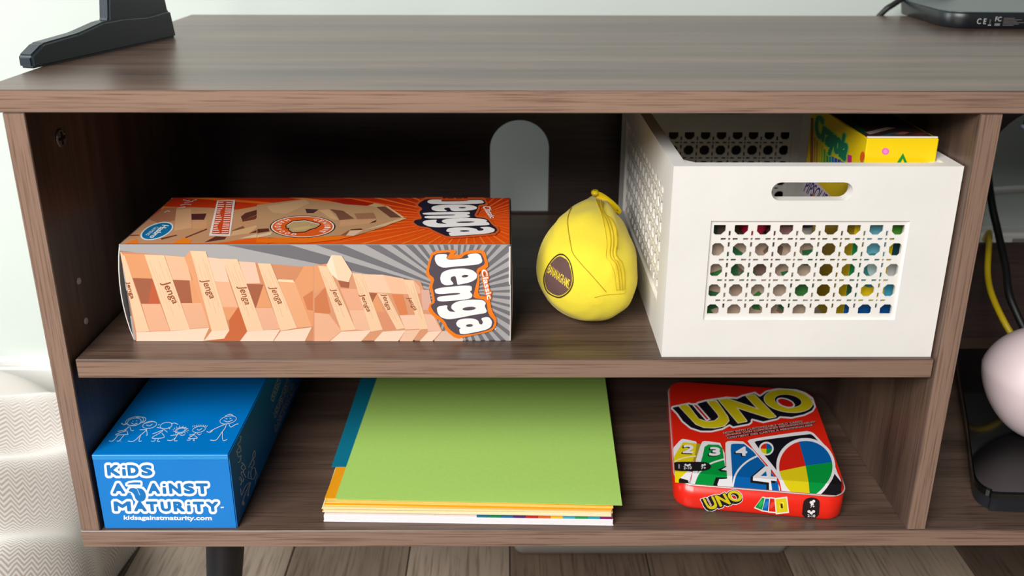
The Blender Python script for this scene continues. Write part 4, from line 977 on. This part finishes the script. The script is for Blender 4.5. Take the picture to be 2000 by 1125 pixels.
box('base', (CT, CT, 0.002), (CW-CT, CD-CT, 0.007), m_wht, cr)
for x, y, sx, sy in ((CT, CT, 1, 1), (CW-CT, CT, -1, 1), (CT, CD-CT, 1, -1), (CW-CT, CD-CT, -1, -1)):
    tri = [(x, y), (x+sx*0.013, y), (x, y+sy*0.013)]
    if sx*sy < 0: tri = tri[::-1]
    v = [(p[0], p[1], 0.007) for p in tri]+[(p[0], p[1], CH-0.0015) for p in tri]
    from_pd('corner_block', v, [(2, 1, 0), (3, 4, 5), (0, 1, 4, 3), (1, 2, 5, 4), (2, 0, 3, 5)], m_wht, cr)
CB = ZS+0.0072
# --- marker box standing in the crate
MX0, MX1, MY0, MY1, MZ = 0.5395, 0.5870, 0.0215, 0.132, 0.2946
mb = thing('marker_box', 'tall yellow marker box with green lettering standing in the white crate', 'marker box', (MX0, MY0, CB))
mw, md, mh = MX1-MX0, MY1-MY0, MZ-CB
m_mky = mat('yellow_gloss_card', (240, 206, 10), 0.35)
box('carton', (0, 0, 0), (mw, md, mh), m_mky, mb, 0.0005)
Mm = Matrix.Translation((MX0, MY0, CB))
a = Art((-0.00004, md, 0), (0, -1, 0), (0, 0, 1), (md, mh), world=Mm); a.crop(1560, 215, 6.897)
for x0, x1, yt, c_ in ((165, 200, 100, (150, 80, 40)), (205, 228, 360, (196, 150, 60)), (236, 262, 400, (170, 150, 60)), (270, 296, 430, (206, 190, 40)), (304, 330, 470, (150, 190, 50)), (338, 366, 520, (70, 170, 70)), (374, 404, 570, (20, 150, 90)), (410, 440, 600, (0, 150, 150)), (446, 478, 620, (20, 130, 190)), (484, 520, 640, (30, 90, 180)), (526, 570, 660, (60, 70, 170)), (576, 625, 690, (90, 60, 150)), (662, 716, 600, (206, 30, 140))):
    a.poly([(x0, yt), (x1, yt+12), (x1-14, 980), (x0-14, 980)], c_)
v, tr = text2d('Crayola', 0.0); P_ = quad_map(v, [(222, 410), (600, 775), (692, 385), (242, 50)])
a.loops(grow([tri_segs(P_, tr)], 30, 8), (150, 204, 84)); a.loops(grow([tri_segs(P_, tr)], 14, 5), (18, 128, 92))
a.poly(ell(860, 635, 33, 78, 4, 24), (222, 92, 20)); a.poly(ell(885, 715, 22, 50, 0, 20), (140, 200, 80)); a.poly([(90, 500), (130, 480), (120, 640), (80, 660)], (214, 160, 40))
a.crop(1490, 345, 10); a.poly([(770, 60), (1020, 60), (1440, 500), (1380, 620), (760, 500)], (226, 216, 226))
a.text('PIPSQUEAKS', [(770, 330), (1330, 700), (1460, 520), (900, 30)], (70, 50, 120), 0.02); a.poly([(940, 450), (1000, 330), (1060, 470), (1000, 520)], (210, 150, 30))
a.build('side_print', mb)
a = Art((0, -0.00004, 0), (1, 0, 0), (0, 0, 1), (mw, mh), world=Mm); a.crop(1560, 215, 6.897)
a.poly(ell(1168, 556, 50, 46, 0, 24), (232, 110, 190)); a.poly(ell(1168, 556, 26, 24, 0, 18), (240, 140, 205))
a.loops([[(1290, 760), (1405, 578), (1482, 760)], [(1350, 745), (1402, 652), (1436, 745)]], (14, 140, 50)); a.poly(ell(1388, 735, 20, 14, 0, 14), (240, 130, 30))
a.build('front_print', mb); a.crop(0, 0, 1)
for p, c_ in (((1640, 425, 1658, 520), (30, 150, 80)), ((1664, 425, 1672, 470), (60, 140, 50))): a.poly([(p[0], p[1]), (p[2], p[1]), (p[2]-6, p[3]), (p[0]-6, p[3])], c_)
a.poly(ell(1662, 530, 24, 70, 8, 30), (16, 140, 80)); a.poly(ell(1664, 560, 14, 20, 0, 20), (20, 90, 70)); a.poly(chaikin([(1692, 425), (1738, 425), (1734, 500), (1700, 520), (1684, 480)], 2), (110, 190, 215)); a.poly(ell(1702, 528, 22, 34, 10, 24), (60, 140, 140)); a.poly(ell(1704, 524, 10, 16, 0, 20), (190, 220, 220))
a.poly([(1744, 420), (1764, 420), (1760, 470), (1742, 470)], (90, 170, 60)); a.poly([(1746, 470), (1768, 470), (1764, 505), (1740, 505)], (10, 66, 80)); a.poly([(1735, 512), (1765, 512), (1760, 548), (1730, 548)], (206, 206, 210)); a.poly([(1728, 552), (1764, 552), (1760, 580), (1726, 580)], (70, 170, 205)); a.poly([(1620, 588), (1770, 588), (1768, 594), (1620, 594)], (190, 200, 30)); a.poly([(1618, 595), (1770, 595), (1768, 660), (1618, 660)], (14, 92, 168))
a.build('lower_front_print', mb)
a = Art((0, 0, mh), (1, 0, 0), (0, 1, 0), (mw, md), world=Mm); a.rect_local(0.0012, 0.0035, mw-0.0012, md-0.002, (74, 50, 46)); a.crop(1560, 215, 6.897)
a.poly([(520, 40), (600, 40), (920, 300), (880, 330)], (14, 96, 66)); a.poly([(700, 60), (1000, 60), (1060, 180), (900, 160)], (40, 80, 64)); a.poly([(900, 300), (1180, 230), (1300, 240), (960, 330)], (206, 186, 180)); a.poly([(1200, 330), (1400, 290), (1500, 300), (1420, 330)], (190, 110, 90)); a.poly([(1100, 345), (1330, 290), (1350, 310), (1200, 350)], (60, 100, 110)); a.poly([(1500, 330), (1700, 290), (1750, 320), (1650, 345)], (120, 60, 60))
a.build('top_print', mb)
box('flap', (0.0004, 0.0006, mh+0.0001), (mw-0.0004, 0.0026, mh+0.0012), m_cardw, mb, 0.0003)
# --- other things glimpsed through the lattice
gb = thing('patterned_box', 'tan and green patterned box seen through the front lattice of the crate', 'box', (0.4225, 0.0185, CB))
gw, gh = 0.093, 0.073
box('carton', (0, 0, 0), (gw, 0.05, gh), mat('tan_card', (186, 164, 146), 0.6), gb, 0.0006)
a = Art((0, -0.00004, 0), (1, 0, 0), (0, 0, 1), (gw, gh)); a.H = np.eye(3); rng = random.Random(11)
for k in range(34):
    x, y = rng.uniform(0.004, gw-0.004), rng.uniform(0.004, gh-0.003); s_ = rng.uniform(0.005, 0.011); n_ = rng.choice((3, 4, 5)); t0 = rng.uniform(0, 6)
    a.poly([(x+s_*math.cos(t0+6.283*i/n_)*rng.uniform(.7, 1.2), y+s_*math.sin(t0+6.283*i/n_)*rng.uniform(.7, 1.2)) for i in range(n_)], rng.choice(((36, 104, 60), (52, 120, 56), (30, 92, 66), (150, 142, 30), (176, 152, 132), (196, 174, 154), (120, 96, 84))))
a.build('front_print', gb)
dg = thing('small_carton', 'dark green small carton lying on the patterned box in the crate', 'box', (0.4250, 0.0200, CB+gh+0.0002)); box('carton', (0, 0, 0), (0.031, 0.045, 0.0150), mat('dark_green_card', (22, 62, 48), 0.5), dg, 0.0006); box('label_band', (0.020, -0.0003, 0.0), (0.030, 0.0448, 0.0148), mat('brown_band', (84, 70, 62), 0.6), dg)
bmb = bmesh.new(); bmesh.ops.create_uvsphere(bmb, u_segments=32, v_segments=20, radius=0.0095)
for v in bmb.verts: v.co = v.co+Vector((0, 0, 0.0095))
rb = from_bm('rubber_ball', bmb, mat('red_rubber', (222, 24, 70), 0.35), None, True); rb.location = (0.4722, 0.0315, CB+gh+0.0001); tag(rb, 'small red rubber ball resting on the patterned box in the crate', 'ball')
mv = thing('eraser', 'mauve block eraser beside the red ball in the crate', 'eraser', (0.4828, 0.0200, CB+gh+0.0002)); box('block', (0, 0, 0), (0.015, 0.04, 0.0135), mat('mauve_rubber', (150, 104, 112), 0.7), mv, 0.002, 2); box('sleeve', (-0.0003, 0.015, -0.0001), (0.0153, 0.036, 0.0138), mat('navy_sleeve', (40, 42, 84), 0.5), mv, 0.0006)
gs_ = thing('glue_stick', 'grey and navy glue stick standing beside the mauve eraser in the crate', 'glue stick', (0.5068, 0.0300, CB+gh+0.0002)); cyl('barrel', (0, 0, 0.0045), 0.0068, 0.009, mat('pale_grey_plastic', (186, 180, 176), 0.4), gs_, 24, 0.0006); cyl('cap', (0, 0, 0.0124), 0.0072, 0.0066, mat('navy_plastic', (40, 46, 96), 0.4), gs_, 24, 0.001)

# ================================================================== right bay
m_gloss = mat('black_gloss_plastic', (10, 11, 13), 0.12, coat=0.4); m_dgrey = mat('dark_grey_plastic', (52, 56, 64), 0.35)
cn = thing('game_console', 'black glossy rounded console box lying in the right bay', 'console', (0.80, 0.13, 0))
plan = catmull([(-0.128, -0.078), (-0.1345, -0.098), (-0.130, -0.109), (-0.112, -0.1135), (0.05, -0.1155), (0.13, -0.1155), (0.146, -0.105), (0.150, -0.085), (0.150, 0.10), (0.135, 0.115), (-0.03, 0.118), (-0.052, 0.104), (-0.10, -0.012)], 5, True)
def pring(sc, z): return [(p[0]*sc, p[1]*sc, z) for p in plan]
o = loft('shell', [pring(.96, 0.0), pring(.985, .002), pring(.985, .0125), pring(1.0, .0135)], m_dgrey, cn)
o = loft('lid', [pring(1.0, .0136), pring(1.0, .0185), pring(.992, .0200)], m_gloss, cn)
for p in o.data.polygons: p.use_smooth = False
bmb = bmesh.new(); bmesh.ops.create_uvsphere(bmb, u_segments=48, v_segments=32, radius=1)
for v in bmb.verts:
    x, y, z = v.co; k = 1-0.22*max(0, -z); v.co = Vector((x*0.056*k, y*0.045*k, z*0.049))
bmb.transform(Matrix.Rotation(math.radians(14), 4, 'Y'))
lo = min(v.co.z for v in bmb.verts)
for v in bmb.verts: v.co.z -= lo
gp = from_bm('handset', bmb, mat('pale_pink_plastic', (238, 218, 220), 0.4), None, True); gp.location = (0.7475, 0.092, 0.0202); tag(gp, 'pale pink rounded handset lying on the black console', 'handset')
tag(tube('network_cable', [(0.835, 0.375, 0.088), (0.805, 0.318, 0.118), (0.7795, 0.27, 0.118), (0.7690, 0.245, 0.1005), (0.7610, 0.215, 0.089), (0.7640, 0.185, 0.070), (0.790, 0.17, 0.0305), (0.83, 0.172, 0.0238)], 0.0030, mat('yellow_cable', (206, 178, 24), 0.45)), 'yellow network cable drooping behind the pale pink handset', 'cable')
tag(tube('display_cable', [(0.80, 0.36, 0.235), (0.790, 0.318, 0.190), (0.7865, 0.29, 0.157), (0.7862, 0.272, 0.137), (0.7815, 0.24, 0.112), (0.7770, 0.21, 0.086), (0.800, 0.18, 0.045), (0.86, 0.178, 0.0245)], 0.0036, MATS['black_cable']), 'thick black cable hanging in the right bay beside the divider', 'cable')
tag(tube('white_cord', [(0.70, 0.4350, 0.128), (0.84, 0.4420, 0.1205), (0.875, 0.4430, 0.1240), (0.95, 0.4440, 0.1250), (1.15, 0.4450, 0.110)], 0.0042, m_trim), 'white cord running along the wall behind the right bay opening', 'cable')
bl = thing('power_strip', 'white power strip on the wall behind the right bay opening', 'power strip', (0.80, 0.445, 0.044)); box('strip_body', (0, -0.014, 0), (0.30, 0.0145, 0.030), m_trim, bl, 0.003, 2); box('socket', (0.10, -0.0146, 0.006), (0.124, -0.0138, 0.024), mat('socket_grey', (150, 150, 150), 0.5), bl); box('socket', (0.15, -0.0146, 0.006), (0.174, -0.0138, 0.024), MATS['socket_grey'], bl)
cl_ = thing('cable_clip', 'small blue clip with pale edge under the cabinet top at right', 'clip', (0.6605, 0.02, Z2-0.0162)); slab('clip_body', 0.016, 0.011, 0.004, 0.0012, 0.0160, mat('blue_plastic', (52, 92, 150), 0.25), cl_); slab('clip_edge', 0.0172, 0.0122, 0.0045, 0.0, 0.0030, mat('pale_blue_edge', (176, 196, 216), 0.25), cl_)

# ================================================================== throw blanket on a pouf at the left
def herringbone():
    m = bpy.data.materials.new('herringbone_wool'); m.use_nodes = True; nt = m.node_tree; b = nt.nodes['Principled BSDF']
    uv = nt.nodes.new('ShaderNodeUVMap'); sp = nt.nodes.new('ShaderNodeSeparateXYZ'); nt.links.new(uv.outputs[0], sp.inputs[0])
    def M(op, a_, b_=None):
        n = nt.nodes.new('ShaderNodeMath'); n.operation = op
        for k, x in enumerate((a_, b_)):
            if x is None: continue
            if isinstance(x, (int, float)): n.inputs[k].default_value = x
            else: nt.links.new(x, n.inputs[k])
        return n.outputs[0]
    u = M('MULTIPLY', sp.outputs[0], 1/0.013); zig = M('ABSOLUTE', M('SUBTRACT', M('FRACT', u), 0.5))
    v_ = M('MULTIPLY', sp.outputs[1], 1/0.0031); st = M('FRACT', M('ADD', v_, M('MULTIPLY', zig, 3.0)))
    s_ = M('ABSOLUTE', M('SUBTRACT', st, 0.5))
    r = nt.nodes.new('ShaderNodeValToRGB'); r.color_ramp.elements[0].position = 0.16; r.color_ramp.elements[1].position = 0.32
    r.color_ramp.elements[0].color = lin((204, 188, 176)); r.color_ramp.elements[1].color = lin((248, 245, 241)); nt.links.new(s_, r.inputs[0])
    nt.links.new(r.outputs[0], b.inputs['Base Color']); b.inputs['Roughness'].default_value = 0.95; b.inputs['Sheen Weight'].default_value = 0.2
    bp = nt.nodes.new('ShaderNodeBump'); bp.inputs['Strength'].default_value = 0.15; bp.inputs['Distance'].default_value = 0.0006; nt.links.new(s_, bp.inputs['Height']); nt.links.new(bp.outputs[0], b.inputs['Normal'])
    return m
tb = thing('throw_blanket', 'cream herringbone throw blanket heaped on the floor left of the cabinet', 'blanket', (-0.355, 0.0, FZ))
NU, NV = 150, 60; vs, uvs, fs = [], [], []
for j in range(NV+1):
    s_ = j/NV
    for i in range(NU+1):
        t = 2*math.pi*i/NU; e = 0.92
        cx_ = math.copysign(abs(math.cos(t))**e, math.cos(t)); sy_ = math.copysign(abs(math.sin(t))**e, math.sin(t))
        ph = s_*math.pi/2; rad = math.sin(ph)**0.72; hz = math.cos(ph)**0.50
        fold = 1+0.045*math.sin(7*t+3*s_)*s_+0.03*math.sin(13*t+1.0+5*s_)*s_*s_
        x, y = 0.300*rad*cx_*fold, 0.42*rad*sy_*fold
        z = 0.158*hz*(1+0.22*y/0.42-0.16*x/0.3)+0.011*math.sin(x*30+y*24)*(1-s_)+0.012*math.sin(y*38-x*26+1.5*math.sin(x*15))*s_*(1-s_)*4
        vs.append((x, y, max(z, 0.001))); bu, bv = 0.33*s_**0.9*math.cos(t), 0.42*s_**0.9*math.sin(t); uvs.append((bu*0.87+bv*0.5, bv*0.87-bu*0.5))
for j in range(NV):
    for i in range(NU): k = j*(NU+1)+i; fs.append((k, k+NU+1, k+NU+2, k+1))
o = from_pd('draped_cloth', vs, fs, herringbone(), tb, True)
ul = o.data.uv_layers.new(name='UVMap')
for l in o.data.loops: ul.data[l.index].uv = uvs[l.vertex_index]
# a rolled fold of the same cloth lying over it
rings = []
for k in range(25):
    t = k/24; c_ = Vector((0.185-0.09*t+0.012*math.sin(t*7), -0.25+0.40*t, 0.140+0.012*math.sin(math.pi*t)+0.006*t)); ra = 0.024*math.sin(math.pi*min(max(t, .04), .96))**0.35
    rings.append([c_+Vector((ra*1.3*math.cos(q), 0, ra*math.sin(q))) for q in (2*math.pi*i/20 for i in range(20))])
o = loft('rolled_fold', rings, MATS.get('herr') or bpy.data.materials['herringbone_wool'], tb)
ul = o.data.uv_layers.new(name='UVMap')
for l in o.data.loops: k = l.vertex_index; ul.data[l.index].uv = ((k % 20)*0.0075, (k//20)*0.0165)

# ================================================================== grey tray under the cabinet
ty = thing('storage_tray', 'shallow grey plastic tray on the floor under the cabinet', 'tray', (0.452, 0.291, FZ))
m_tray = mat('grey_tray_plastic', (140, 134, 128), 0.35)
slab('tray_base', 0.150, 0.090, 0.018, 0.0, 0.024, m_tray, ty, 0.008, 0.002); slab('tray_rim', 0.156, 0.096, 0.022, 0.024, 0.030, m_tray, ty, 0.0, 0.0015)
